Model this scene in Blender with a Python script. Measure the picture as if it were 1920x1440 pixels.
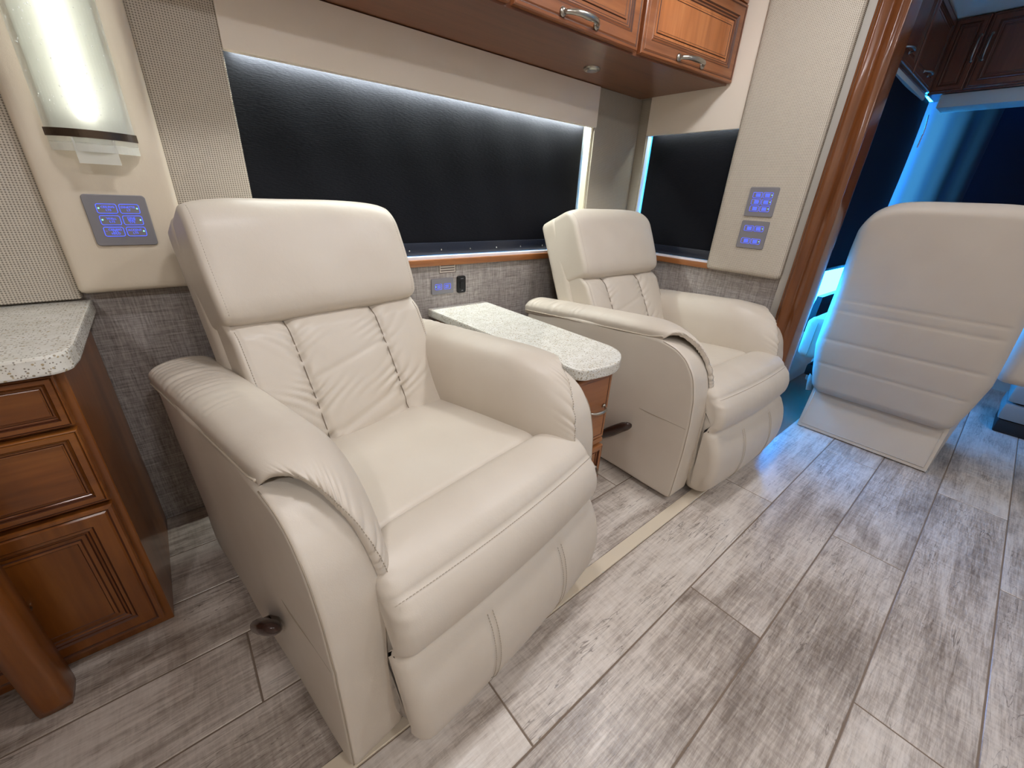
import bpy, bmesh, math, random
import numpy as np
from mathutils import Matrix, Vector

random.seed(7)
rng = np.random.RandomState(5)
PI = math.pi
scene = bpy.context.scene
for o in list(bpy.data.objects):
    bpy.data.objects.remove(o)
COL = scene.collection

# ------------------------------------------------------------------ camera
CAM_H = 1.05
R_RIGHT = (0.7735048499266375, -0.632133536055363, 0.04579781363900685)
R_DOWN = (-0.2329521954191577, -0.3507637177976805, -0.9070270607463394)
R_FWD = (0.5894264345865093, 0.6909211292693923, -0.41857433191697646)
cam_data = bpy.data.cameras.new('camera')
cam_data.sensor_width = 36.0
cam_data.lens = 762.1358 / 1920 * 36.0
cam_data.clip_start = 0.02
cam = bpy.data.objects.new('camera', cam_data)
COL.objects.link(cam)
mx = Matrix.Identity(4)
for i in range(3):
    mx[i][0] = R_RIGHT[i]
    mx[i][1] = -R_DOWN[i]
    mx[i][2] = -R_FWD[i]
mx[2][3] = CAM_H
cam.matrix_world = mx
scene.camera = cam

# ------------------------------------------------------------------ world and view
world = bpy.data.worlds.new('daylight')
scene.world = world
world.use_nodes = True
bg = world.node_tree.nodes['Background']
bg.inputs[0].default_value = (0.016, 0.33, 1.0, 1)     # daylight against warm interior white balance
bg.inputs[1].default_value = 60.0
scene.view_settings.view_transform = 'Standard'
scene.view_settings.look = 'None'
scene.view_settings.gamma = 1.0
scene.view_settings.exposure = 0.06
scene.view_settings.use_curve_mapping = False

# sampling portal in the driver side window opening (guides the sky light, emits nothing itself)
pd_ = bpy.data.lights.new('side_window_portal', 'AREA')
pd_.shape = 'RECTANGLE'
pd_.size = 1.86
pd_.size_y = 0.30
pd_.cycles.is_portal = True
po_ = bpy.data.objects.new('side_window_portal', pd_)
po_.location = (3.22, 0.875, 0.60)
po_.rotation_euler = (math.radians(-90), 0, 0)
COL.objects.link(po_)

# ceiling downlights of the coach (x, y, watts)
DOWNLIGHTS = [(-0.9, 0.66, 0.6), (0.45, 0.62, 7.0), (1.42, 0.62, 7.5),
              (-0.75, -0.75, 13), (0.35, -0.80, 8.5), (1.60, -0.85, 6.5), (2.7, -0.55, 2.6)]
CEIL = 2.10
for i, (lx, ly, lw) in enumerate(DOWNLIGHTS):
    ld = bpy.data.lights.new('downlight_lamp', 'AREA')
    ld.shape = 'DISK'
    ld.size = 0.16
    ld.energy = lw
    ld.color = (0.98, 0.98, 1.02)
    lo = bpy.data.objects.new('downlight_lamp', ld)
    lo.location = (lx, ly, CEIL - 0.025)
    COL.objects.link(lo)
# LED tape hidden behind the valance of the long window
ld = bpy.data.lights.new('valance_led_lamp', 'AREA')
ld.shape = 'RECTANGLE'
ld.size = 1.44
ld.size_y = 0.008
ld.energy = 12.0
ld.color = (0.93, 1.0, 0.95)
lo = bpy.data.objects.new('valance_led_lamp', ld)
lo.location = (0.99, 1.556, 1.380)
lo.rotation_euler = (math.radians(24), 0, 0)
COL.objects.link(lo)
ld = bpy.data.lights.new('valance_led_lamp', 'AREA')
ld.shape = 'RECTANGLE'
ld.size = 0.42
ld.size_y = 0.008
ld.energy = 0.6
ld.color = (0.93, 1.0, 0.95)
lo = bpy.data.objects.new('valance_led_lamp', ld)
lo.location = (2.112, 1.22, 1.385)
lo.rotation_euler = (math.radians(24), 0, math.radians(-90))
COL.objects.link(lo)


# ------------------------------------------------------------------ helpers
def lin(r, g, b):
    def f(c):
        c /= 255.0
        return c / 12.92 if c <= 0.04045 else ((c + 0.055) / 1.055) ** 2.4
    return (f(r), f(g), f(b), 1.0)


MATS = {}


def newmat(name):
    m = bpy.data.materials.new(name)
    m.use_nodes = True
    MATS[name] = m
    nt = m.node_tree
    return m, nt, nt.nodes['Principled BSDF']


def node(nt, typ, **kw):
    n = nt.nodes.new(typ)
    for k, v in kw.items():
        if k.startswith('i_'):
            n.inputs[k[2:].replace('_', ' ')].default_value = v
        else:
            setattr(n, k, v)
    return n


def simple(name, col, rough=0.5, metal=0.0, spec=0.5, bump=0.0, bscale=200, coat=0.0):
    m, nt, b = newmat(name)
    b.inputs['Base Color'].default_value = col
    b.inputs['Roughness'].default_value = rough
    b.inputs['Metallic'].default_value = metal
    b.inputs['Specular IOR Level'].default_value = spec
    b.inputs['Coat Weight'].default_value = coat
    b.inputs['Coat Roughness'].default_value = 0.08
    if bump:
        tc = node(nt, 'ShaderNodeTexCoord')
        n = node(nt, 'ShaderNodeTexNoise', i_Scale=bscale, i_Detail=3.0)
        bp = node(nt, 'ShaderNodeBump', i_Strength=bump, i_Distance=0.002)
        nt.links.new(tc.outputs['Object'], n.inputs['Vector'])
        nt.links.new(n.outputs['Fac'], bp.inputs['Height'])
        nt.links.new(bp.outputs['Normal'], b.inputs['Normal'])
    return m


def ramp(nt, stops):
    r = node(nt, 'ShaderNodeValToRGB')
    el = r.color_ramp.elements
    while len(el) < len(stops):
        el.new(0.5)
    for e, (p, c) in zip(el, stops):
        e.position = p
        e.color = c
    return r


def leather(name, col, col2, rough=0.42):
    m, nt, b = newmat(name)
    tc = node(nt, 'ShaderNodeTexCoord')
    n1 = node(nt, 'ShaderNodeTexNoise', i_Scale=6.0, i_Detail=2.0)
    n2 = node(nt, 'ShaderNodeTexVoronoi', i_Scale=520.0)
    n3 = node(nt, 'ShaderNodeTexNoise', i_Scale=26.0, i_Detail=3.0)
    rp = ramp(nt, [(0.3, col), (0.75, col2)])
    for n in (n1, n2, n3):
        nt.links.new(tc.outputs['Object'], n.inputs['Vector'])
    nt.links.new(n1.outputs['Fac'], rp.inputs['Fac'])
    nt.links.new(rp.outputs['Color'], b.inputs['Base Color'])
    b1 = node(nt, 'ShaderNodeBump', i_Strength=0.12, i_Distance=0.0006)
    b2 = node(nt, 'ShaderNodeBump', i_Strength=0.22, i_Distance=0.004)
    nt.links.new(n2.outputs['Distance'], b1.inputs['Height'])
    nt.links.new(n3.outputs['Fac'], b2.inputs['Height'])
    nt.links.new(b2.outputs['Normal'], b1.inputs['Normal'])
    nt.links.new(b1.outputs['Normal'], b.inputs['Normal'])
    b.inputs['Roughness'].default_value = rough
    b.inputs['Specular IOR Level'].default_value = 0.45
    return m


leather('leather', lin(200, 189, 174), lin(206, 196, 182))
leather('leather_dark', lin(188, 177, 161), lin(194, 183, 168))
leather('cab_leather', lin(190, 179, 166), lin(196, 186, 173), 0.5)
leather('panel_leather', lin(214, 201, 180), lin(218, 206, 186), 0.55)
leather('valance_leather', lin(236, 224, 208), lin(239, 228, 213), 0.6)
simple('stitch', lin(160, 148, 130), 0.8)
simple('seam', lin(160, 147, 129), 0.7)
simple('deep_seam', lin(128, 114, 98), 0.8)
simple('piping', lin(190, 178, 160), 0.5)
simple('black_plastic', lin(14, 14, 16), 0.35)
simple('black_metal', lin(22, 21, 21), 0.5, 0.2)
simple('lever_brown', lin(58, 40, 34), 0.22, 0, 0.5)
simple('nickel', lin(176, 172, 163), 0.28, 1.0)
simple('bronze', lin(88, 76, 66), 0.3, 0.9)
simple('plate_grey', lin(128, 126, 130), 0.45, 0.0)
simple('plate_edge', lin(72, 70, 70), 0.5, 0.0)
simple('ceiling_vinyl', lin(232, 224, 210), 0.6)
simple('far_wall', lin(206, 193, 172), 0.6)
simple('white_trim', lin(236, 234, 240), 0.35)
simple('sconce_plate', lin(190, 188, 176), 0.5)
simple('frame_cream', lin(226, 218, 190), 0.5)
simple('grey_vinyl', lin(172, 166, 156), 0.6, bump=0.2)
simple('grout', lin(120, 104, 90), 0.8, bump=0.3, bscale=400)
simple('strip', lin(208, 194, 172), 0.4)
simple('console_grey', lin(128, 128, 124), 0.55, bump=0.2, bscale=300)
simple('dash_grey', lin(196, 196, 190), 0.5)
simple('dash_dark', lin(24, 26, 34), 0.3)
simple('rubber', lin(18, 18, 19), 0.7)
simple('sticker', lin(206, 196, 184), 0.5)
simple('ink', lin(96, 84, 80), 0.6)
simple('hem_navy', lin(26, 31, 44), 0.35)


def emis(name, col, strength, base=(0, 0, 0, 1)):
    m, nt, b = newmat(name)
    b.inputs['Base Color'].default_value = base
    b.inputs['Emission Color'].default_value = col
    b.inputs['Emission Strength'].default_value = strength
    return m


emis('blue_glow', (0.075, 0.13, 1.0, 1), 1.7)
emis('blue_soft', (0.02, 0.06, 0.9, 1), 0.42, lin(60, 60, 90))
emis('green_led', (0.35, 1.0, 0.75, 1), 1.2)
emis('dim_led', (0.35, 0.25, 0.75, 1), 0.5)
emis('sconce_tube', (0.98, 1.0, 0.97, 1), 8.0)
emis('lamp_lens', (1.0, 0.975, 0.98, 1), 4.0)


def wood(name, c_dark, c_mid, c_light, axis='X', rough=0.32, coat=0.35, scale=1.0):
    m, nt, b = newmat(name)
    tc = node(nt, 'ShaderNodeTexCoord')
    oi = node(nt, 'ShaderNodeObjectInfo')
    add = node(nt, 'ShaderNodeVectorMath', operation='MULTIPLY_ADD')
    cmb = node(nt, 'ShaderNodeCombineXYZ')
    for i in range(3):
        nt.links.new(oi.outputs['Random'], cmb.inputs[i])
    nt.links.new(cmb.outputs[0], add.inputs[0])
    add.inputs[1].default_value = (7.3, 3.1, 5.7)
    nt.links.new(tc.outputs['Object'], add.inputs[2])
    mp = node(nt, 'ShaderNodeMapping')
    s = {'X': (1.2, 14, 14), 'Y': (14, 1.2, 14), 'Z': (14, 14, 1.2)}[axis]
    mp.inputs['Scale'].default_value = tuple(v * scale for v in s)
    nt.links.new(add.outputs[0], mp.inputs['Vector'])
    n1 = node(nt, 'ShaderNodeTexNoise', i_Scale=1.0, i_Detail=5.0, i_Distortion=0.6)
    n2 = node(nt, 'ShaderNodeTexNoise', i_Scale=6.0, i_Detail=6.0)
    nt.links.new(mp.outputs[0], n1.inputs['Vector'])
    nt.links.new(mp.outputs[0], n2.inputs['Vector'])
    mixf = node(nt, 'ShaderNodeMath', operation='MULTIPLY_ADD')
    nt.links.new(n2.outputs['Fac'], mixf.inputs[0])
    mixf.inputs[1].default_value = 0.45
    m2 = node(nt, 'ShaderNodeMath', operation='MULTIPLY_ADD')
    nt.links.new(n1.outputs['Fac'], m2.inputs[0])
    m2.inputs[1].default_value = 0.75
    m2.inputs[2].default_value = -0.1
    nt.links.new(m2.outputs[0], mixf.inputs[2])
    rp = ramp(nt, [(0.25, c_dark), (0.5, c_mid), (0.78, c_light)])
    nt.links.new(mixf.outputs[0], rp.inputs['Fac'])
    nt.links.new(rp.outputs['Color'], b.inputs['Base Color'])
    b.inputs['Roughness'].default_value = rough
    b.inputs['Coat Weight'].default_value = coat
    b.inputs['Coat Roughness'].default_value = 0.12
    return m


for ax in 'XYZ':
    wood('cherry_' + ax, lin(112, 64, 34), lin(142, 86, 50), lin(168, 108, 66), ax)
    wood('oak_brown_' + ax, lin(96, 50, 15), lin(124, 70, 24), lin(146, 90, 36), ax)
wood('cherry_panel', lin(150, 88, 46), lin(182, 112, 62), lin(204, 136, 82), 'Z')
for ax in 'XYZ':
    wood('cab_cherry_' + ax, lin(88, 46, 30), lin(110, 60, 40), lin(128, 74, 50), ax)
wood('column_wood', lin(80, 42, 18), lin(106, 60, 28), lin(124, 74, 38), 'Z', 0.2, 0.6, 0.6)
wood('honey_sill', lin(132, 80, 42), lin(152, 96, 53), lin(166, 110, 64), 'X')
wood('honey_sill_Y', lin(132, 80, 42), lin(152, 96, 53), lin(166, 110, 64), 'Y')
simple('glaze', lin(80, 42, 22), 0.5)
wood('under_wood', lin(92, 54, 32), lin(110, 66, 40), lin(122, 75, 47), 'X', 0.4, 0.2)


def tile_mat():
    m, nt, b = newmat('wood_look_tile')
    tc = node(nt, 'ShaderNodeTexCoord')
    oi = node(nt, 'ShaderNodeObjectInfo')
    cmb = node(nt, 'ShaderNodeCombineXYZ')
    for i in range(3):
        nt.links.new(oi.outputs['Random'], cmb.inputs[i])
    add = node(nt, 'ShaderNodeVectorMath', operation='MULTIPLY_ADD')
    add.inputs[1].default_value = (31.0, 17.0, 9.0)
    nt.links.new(cmb.outputs[0], add.inputs[0])
    nt.links.new(tc.outputs['Object'], add.inputs[2])
    # broad clouds, long grain, fine grain, cracks
    def noise(scale3, sc, det, dist=0.0, rgh=0.55):
        mp = node(nt, 'ShaderNodeMapping')
        mp.inputs['Scale'].default_value = scale3
        nt.links.new(add.outputs[0], mp.inputs['Vector'])
        n = node(nt, 'ShaderNodeTexNoise', i_Scale=sc, i_Detail=det, i_Distortion=dist, i_Roughness=rgh)
        nt.links.new(mp.outputs[0], n.inputs['Vector'])
        return n
    cloud = noise((1.6, 4.5, 1), 1.6, 4.0, 0.8)
    grain = noise((2.2, 30, 1), 1.0, 5.0, 1.2, 0.65)
    fine = noise((16, 190, 1), 1.0, 4.0, 0.5, 0.75)
    crack = noise((1.3, 13, 1), 1.3, 3.0, 2.2)
    saw = noise((95, 16, 1), 1.0, 3.0, 0.6, 0.6)
    rp = ramp(nt, [(0.26, lin(120, 107, 96)), (0.43, lin(165, 153, 142)), (0.56, lin(196, 185, 174)), (0.78, lin(217, 208, 198))])
    def wsum(terms, c):
        cur = None
        for nd, wgt in terms:
            ma = node(nt, 'ShaderNodeMath', operation='MULTIPLY_ADD')
            nt.links.new(nd.outputs['Fac'], ma.inputs[0])
            ma.inputs[1].default_value = wgt
            if cur is None:
                ma.inputs[2].default_value = c
            else:
                nt.links.new(cur, ma.inputs[2])
            cur = ma.outputs[0]
        return ma
    s1 = wsum([(grain, 0.50), (cloud, 0.70), (fine, 0.55), (saw, 0.25)], -0.50)
    # per-tile tone
    tone = node(nt, 'ShaderNodeMath', operation='MULTIPLY_ADD')
    nt.links.new(oi.outputs['Random'], tone.inputs[0])
    tone.inputs[1].default_value = 0.13
    tone.inputs[2].default_value = -0.065
    s4 = node(nt, 'ShaderNodeMath', operation='ADD')
    nt.links.new(s1.outputs[0], s4.inputs[0])
    nt.links.new(tone.outputs[0], s4.inputs[1])
    nt.links.new(s4.outputs[0], rp.inputs['Fac'])
    # crack lines
    band = node(nt, 'ShaderNodeMath', operation='SUBTRACT')
    nt.links.new(crack.outputs['Fac'], band.inputs[0])
    band.inputs[1].default_value = 0.53
    ab = node(nt, 'ShaderNodeMath', operation='ABSOLUTE')
    nt.links.new(band.outputs[0], ab.inputs[0])
    cr = ramp(nt, [(0.0, (1, 1, 1, 1)), (0.010, (0, 0, 0, 1))])
    nt.links.new(ab.outputs[0], cr.inputs['Fac'])
    gate = noise((2.6, 5, 1), 1.5, 1.0)
    gr = ramp(nt, [(0.47, (0, 0, 0, 1)), (0.58, (1, 1, 1, 1))])
    nt.links.new(gate.outputs['Fac'], gr.inputs['Fac'])
    mm = node(nt, 'ShaderNodeMath', operation='MULTIPLY')
    nt.links.new(cr.outputs['Color'], mm.inputs[0])
    nt.links.new(gr.outputs['Color'], mm.inputs[1])
    mm2 = node(nt, 'ShaderNodeMath', operation='MULTIPLY')
    nt.links.new(mm.outputs[0], mm2.inputs[0])
    mm2.inputs[1].default_value = 0.75
    mix = node(nt, 'ShaderNodeMix', data_type='RGBA')
    nt.links.new(mm2.outputs[0], mix.inputs[0])
    nt.links.new(rp.outputs['Color'], mix.inputs[6])
    mix.inputs[7].default_value = lin(80, 68, 58)
    nt.links.new(mix.outputs[2], b.inputs['Base Color'])
    bp = node(nt, 'ShaderNodeBump', i_Strength=0.30, i_Distance=0.0012)
    nt.links.new(fine.outputs['Fac'], bp.inputs['Height'])
    bp2 = node(nt, 'ShaderNodeBump', i_Strength=0.30, i_Distance=0.002)
    nt.links.new(grain.outputs['Fac'], bp2.inputs['Height'])
    nt.links.new(bp2.outputs['Normal'], bp.inputs['Normal'])
    nt.links.new(bp.outputs['Normal'], b.inputs['Normal'])
    b.inputs['Roughness'].default_value = 0.31
    b.inputs['Specular IOR Level'].default_value = 0.75


tile_mat()


def linen_mat():
    m, nt, b = newmat('linen_wallpaper')
    tc = node(nt, 'ShaderNodeTexCoord')
    outs = []
    for sc in ((220, 220, 9), (9, 9, 220), (520, 520, 40), (40, 40, 520)):
        mp = node(nt, 'ShaderNodeMapping')
        mp.inputs['Scale'].default_value = sc
        n = node(nt, 'ShaderNodeTexNoise', i_Scale=1.0, i_Detail=2.0)
        nt.links.new(tc.outputs['Object'], mp.inputs['Vector'])
        nt.links.new(mp.outputs[0], n.inputs['Vector'])
        outs.append(n.outputs['Fac'])
    a = node(nt, 'ShaderNodeMath', operation='ADD')
    nt.links.new(outs[0], a.inputs[0]); nt.links.new(outs[1], a.inputs[1])
    c = node(nt, 'ShaderNodeMath', operation='ADD')
    nt.links.new(outs[2], c.inputs[0]); nt.links.new(outs[3], c.inputs[1])
    d = node(nt, 'ShaderNodeMath', operation='ADD')
    nt.links.new(a.outputs[0], d.inputs[0]); nt.links.new(c.outputs[0], d.inputs[1])
    e = node(nt, 'ShaderNodeMath', operation='MULTIPLY')
    nt.links.new(d.outputs[0], e.inputs[0]); e.inputs[1].default_value = 0.25
    rp = ramp(nt, [(0.36, lin(104, 97, 93)), (0.5, lin(156, 148, 143)), (0.64, lin(192, 185, 179))])
    nt.links.new(e.outputs[0], rp.inputs['Fac'])
    nt.links.new(rp.outputs['Color'], b.inputs['Base Color'])
    b.inputs['Roughness'].default_value = 0.6


linen_mat()


def weave_mat(name, axes, pitch, c_hi, c_lo, c_mid):
    """basket weave of thick yarn with dark holes; axes = the two object axes of the surface"""
    m, nt, b = newmat(name)
    tc = node(nt, 'ShaderNodeTexCoord')
    sx = node(nt, 'ShaderNodeSeparateXYZ')
    nt.links.new(tc.outputs['Object'], sx.inputs[0])
    k = 2 * PI / pitch
    sins = []
    for sg in (1, -1):
        s = node(nt, 'ShaderNodeMath', operation='MULTIPLY')
        nt.links.new(sx.outputs[axes[1]], s.inputs[0]); s.inputs[1].default_value = 1.15 * sg
        a = node(nt, 'ShaderNodeMath', operation='ADD')
        nt.links.new(sx.outputs[axes[0]], a.inputs[0]); nt.links.new(s.outputs[0], a.inputs[1])
        f = node(nt, 'ShaderNodeMath', operation='MULTIPLY')
        nt.links.new(a.outputs[0], f.inputs[0]); f.inputs[1].default_value = k * 0.5
        si = node(nt, 'ShaderNodeMath', operation='SINE')
        nt.links.new(f.outputs[0], si.inputs[0])
        sins.append(si.outputs[0])
    p = node(nt, 'ShaderNodeMath', operation='MULTIPLY')
    nt.links.new(sins[0], p.inputs[0]); nt.links.new(sins[1], p.inputs[1])
    q = node(nt, 'ShaderNodeMath', operation='MULTIPLY_ADD')
    nt.links.new(p.outputs[0], q.inputs[0]); q.inputs[1].default_value = 0.5; q.inputs[2].default_value = 0.5
    n = node(nt, 'ShaderNodeTexNoise', i_Scale=60.0, i_Detail=3.0)
    nt.links.new(tc.outputs['Object'], n.inputs['Vector'])
    nn = node(nt, 'ShaderNodeMath', operation='MULTIPLY_ADD')
    nt.links.new(n.outputs['Fac'], nn.inputs[0]); nn.inputs[1].default_value = 0.16; nn.inputs[2].default_value = -0.08
    t = node(nt, 'ShaderNodeMath', operation='ADD')
    nt.links.new(q.outputs[0], t.inputs[0]); nt.links.new(nn.outputs[0], t.inputs[1])
    rp = ramp(nt, [(0.10, c_lo), (0.32, c_mid), (0.7, c_hi)])
    nt.links.new(t.outputs[0], rp.inputs['Fac'])
    nt.links.new(rp.outputs['Color'], b.inputs['Base Color'])
    bp = node(nt, 'ShaderNodeBump', i_Strength=0.6, i_Distance=0.0015)
    nt.links.new(q.outputs[0], bp.inputs['Height'])
    nt.links.new(bp.outputs['Normal'], b.inputs['Normal'])
    b.inputs['Roughness'].default_value = 0.8
    b.inputs['Specular IOR Level'].default_value = 0.2


HI, LO, MI = lin(210, 201, 186), lin(118, 111, 100), lin(186, 177, 162)
weave_mat('weave_XZ', ('X', 'Z'), 0.0058, HI, LO, MI)
weave_mat('weave_XZ_fine', ('X', 'Z'), 0.0035, lin(176, 168, 154), lin(140, 132, 119), lin(164, 156, 142))


def quartz():
    m, nt, b = newmat('quartz')
    tc = node(nt, 'ShaderNodeTexCoord')
    base = node(nt, 'ShaderNodeTexNoise', i_Scale=30.0, i_Detail=4.0)
    nt.links.new(tc.outputs['Object'], base.inputs['Vector'])
    rp = ramp(nt, [(0.35, lin(214, 211, 200)), (0.65, lin(226, 224, 216))])
    nt.links.new(base.outputs['Fac'], rp.inputs['Fac'])
    cur = rp.outputs['Color']
    for sc, lo_, col in ((150.0, 0.27, lin(162, 151, 130)), (230.0, 0.27, lin(136, 130, 118)), (95.0, 0.19, lin(182, 166, 134))):
        v = node(nt, 'ShaderNodeTexVoronoi', i_Scale=sc)
        nt.links.new(tc.outputs['Object'], v.inputs['Vector'])
        r2 = ramp(nt, [(lo_, (1, 1, 1, 1)), (lo_ + 0.06, (0, 0, 0, 1))])
        nt.links.new(v.outputs['Distance'], r2.inputs['Fac'])
        g = node(nt, 'ShaderNodeSeparateColor')
        nt.links.new(v.outputs['Color'], g.inputs[0])
        gt = node(nt, 'ShaderNodeMath', operation='GREATER_THAN')
        nt.links.new(g.outputs[0], gt.inputs[0]); gt.inputs[1].default_value = 0.62
        mm = node(nt, 'ShaderNodeMath', operation='MULTIPLY')
        nt.links.new(r2.outputs['Color'], mm.inputs[0]); nt.links.new(gt.outputs[0], mm.inputs[1])
        mix = node(nt, 'ShaderNodeMix', data_type='RGBA')
        nt.links.new(mm.outputs[0], mix.inputs[0])
        nt.links.new(cur, mix.inputs[6])
        mix.inputs[7].default_value = col
        cur = mix.outputs[2]
    nt.links.new(cur, b.inputs['Base Color'])
    b.inputs['Roughness'].default_value = 0.14


quartz()


def shade_mat(name, col, rough, scale3):
    m, nt, b = newmat(name)
    tc = node(nt, 'ShaderNodeTexCoord')
    mp = node(nt, 'ShaderNodeMapping')
    mp.inputs['Scale'].default_value = scale3
    n = node(nt, 'ShaderNodeTexNoise', i_Scale=1.0, i_Detail=3.0)
    nt.links.new(tc.outputs['Object'], mp.inputs['Vector'])
    nt.links.new(mp.outputs[0], n.inputs['Vector'])
    bp = node(nt, 'ShaderNodeBump', i_Strength=0.5, i_Distance=0.002)
    nt.links.new(n.outputs['Fac'], bp.inputs['Height'])
    nt.links.new(bp.outputs['Normal'], b.inputs['Normal'])
    b.inputs['Base Color'].default_value = col
    b.inputs['Roughness'].default_value = rough
    b.inputs['Specular IOR Level'].default_value = 0.1


shade_mat('blackout_shade', lin(19, 20, 25), 0.7, (60, 60, 420))
shade_mat('cab_shade', lin(14, 20, 34), 0.8, (200, 200, 200))


def curtain_mat():
    m, nt, b = newmat('lit_curtain')
    out = nt.nodes['Material Output']
    tr = node(nt, 'ShaderNodeBsdfTranslucent')
    tr.inputs[0].default_value = (0.12, 0.030, 0.021, 1)
    df = node(nt, 'ShaderNodeBsdfDiffuse')
    df.inputs[0].default_value = lin(60, 80, 110)
    mx_ = node(nt, 'ShaderNodeMixShader')
    mx_.inputs[0].default_value = 0.6
    nt.links.new(df.outputs[0], mx_.inputs[1])
    nt.links.new(tr.outputs[0], mx_.inputs[2])
    nt.links.new(mx_.outputs[0], out.inputs[0])


curtain_mat()


def glass_mat(name, col, rough, bubbles=False):
    m, nt, b = newmat(name)
    b.inputs['Base Color'].default_value = col
    b.inputs['Roughness'].default_value = rough
    b.inputs['Transmission Weight'].default_value = 1.0
    b.inputs['IOR'].default_value = 1.15
    return m


m = glass_mat('seeded_glass', (0.96, 0.98, 0.95, 1), 0.30)
m.node_tree.nodes['Principled BSDF'].inputs['Transmission Weight'].default_value = 0.82
m = glass_mat('clear_acrylic', (0.93, 0.94, 0.88, 1), 0.2)
m.node_tree.nodes['Principled BSDF'].inputs['Transmission Weight'].default_value = 0.55
m, nt, b = newmat('bubble')
_t = node(nt, 'ShaderNodeBsdfTranslucent')
_t.inputs[0].default_value = (1, 1, 1, 1)
nt.links.new(_t.outputs[0], nt.nodes['Material Output'].inputs[0])
m, nt, b = newmat('window_glass')
_t = node(nt, 'ShaderNodeBsdfTransparent')
_t.inputs[0].default_value = (0.86, 0.92, 0.95, 1)
_g = node(nt, 'ShaderNodeBsdfGlossy')
_g.inputs['Roughness'].default_value = 0.02
_m = node(nt, 'ShaderNodeMixShader')
_m.inputs[0].default_value = 0.06
nt.links.new(_t.outputs[0], _m.inputs[1])
nt.links.new(_g.outputs[0], _m.inputs[2])
nt.links.new(_m.outputs[0], nt.nodes['Material Output'].inputs[0])


# ---- mesh helpers
def mesh_obj(name, V, F, mats, parent=None, smooth=False, mi=None, loc=None):
    me = bpy.data.meshes.new(name)
    me.from_pydata([tuple(map(float, v)) for v in V], [], [tuple(int(i) for i in f) for f in F])
    if isinstance(mats, str):
        mats = [mats]
    for mm in mats:
        me.materials.append(MATS[mm])
    if mi is not None:
        me.polygons.foreach_set('material_index', mi)
    if smooth:
        me.polygons.foreach_set('use_smooth', [True] * len(me.polygons))
    me.update()
    o = bpy.data.objects.new(name, me)
    COL.objects.link(o)
    if parent is not None:
        o.parent = parent
    if loc is not None:
        o.location = loc
    return o


def recalc(o):
    bm = bmesh.new()
    bm.from_mesh(o.data)
    bmesh.ops.recalc_face_normals(bm, faces=bm.faces)
    bm.to_mesh(o.data)
    bm.free()
    return o


def thing(name, label, cat, loc=(0, 0, 0), rotz=0.0, group=None):
    o = bpy.data.objects.new(name, None)
    o.empty_display_size = 0.1
    COL.objects.link(o)
    o.location = loc
    o.rotation_euler = (0, 0, rotz)
    o['label'] = label
    o['category'] = cat
    if group:
        o['group'] = group
    return o


def tag(o, label, cat, group=None):
    o['label'] = label
    o['category'] = cat
    if group:
        o['group'] = group
    return o


def struct(o, label=None, cat=None):
    o['kind'] = 'structure'
    if label:
        o['label'] = label
    if cat:
        o['category'] = cat
    return o


def copy_tree(o, parent=None):
    c = o.copy()
    COL.objects.link(c)
    c.parent = parent
    for ch in list(o.children):
        copy_tree(ch, c)
    return c


def box(name, x0, x1, y0, y1, z0, z1, mats, parent=None, bev=0.0, seg=2, loc=None):
    bm = bmesh.new()
    bmesh.ops.create_cube(bm, size=1.0)
    for v in bm.verts:
        v.co = Vector(((x0 + x1) / 2 + v.co.x * (x1 - x0), (y0 + y1) / 2 + v.co.y * (y1 - y0), (z0 + z1) / 2 + v.co.z * (z1 - z0)))
    if bev > 0:
        bmesh.ops.bevel(bm, geom=bm.edges[:], offset=bev, segments=seg, profile=0.6, affect='EDGES')
    me = bpy.data.meshes.new(name)
    bm.to_mesh(me)
    bm.free()
    if isinstance(mats, str):
        mats = [mats]
    for mm in mats:
        me.materials.append(MATS[mm])
    if bev > 0 and seg > 1:
        me.polygons.foreach_set('use_smooth', [True] * len(me.polygons))
        try:
            me.set_sharp_from_angle(angle=math.radians(50))
        except Exception:
            pass
    o = bpy.data.objects.new(name, me)
    COL.objects.link(o)
    if parent is not None:
        o.parent = parent
    if loc is not None:
        o.location = loc
    return o


def tube_data(path, r, n=8, closed=False, V=None, F=None, flat=1.0):
    P = [Vector(p) for p in path]
    V = [] if V is None else V
    F = [] if F is None else F
    k = len(P)
    base = len(V)
    up = None
    rr = r if hasattr(r, '__len__') else [r] * k
    for i in range(k):
        if closed:
            t = P[(i + 1) % k] - P[(i - 1) % k]
        else:
            t = P[min(i + 1, k - 1)] - P[max(i - 1, 0)]
        t = t.normalized()
        if up is None:
            up = Vector((0, 0, 1)) if abs(t.z) < 0.9 else Vector((1, 0, 0))
        a = t.cross(up)
        if a.length < 1e-6:
            a = t.cross(Vector((0.3, 0.8, 0.1)))
        a.normalize()
        b = a.cross(t).normalized()
        up = b
        for j in range(n):
            an = 2 * PI * j / n
            V.append(P[i] + (a * math.cos(an) + b * math.sin(an) * flat) * rr[i])
    lim = k if closed else k - 1
    for i in range(lim):
        i2 = (i + 1) % k
        for j in range(n):
            j2 = (j + 1) % n
            F.append((base + i * n + j, base + i * n + j2, base + i2 * n + j2, base + i2 * n + j))
    if not closed:
        F.append(tuple(base + j for j in range(n))[::-1])
        F.append(tuple(base + (k - 1) * n + j for j in range(n)))
    return V, F


def tube(name, path, r, mats, parent=None, n=8, closed=False, flat=1.0):
    V, F = tube_data(path, r, n, closed, flat=flat)
    return mesh_obj(name, V, F, mats, parent, smooth=True)


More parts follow.
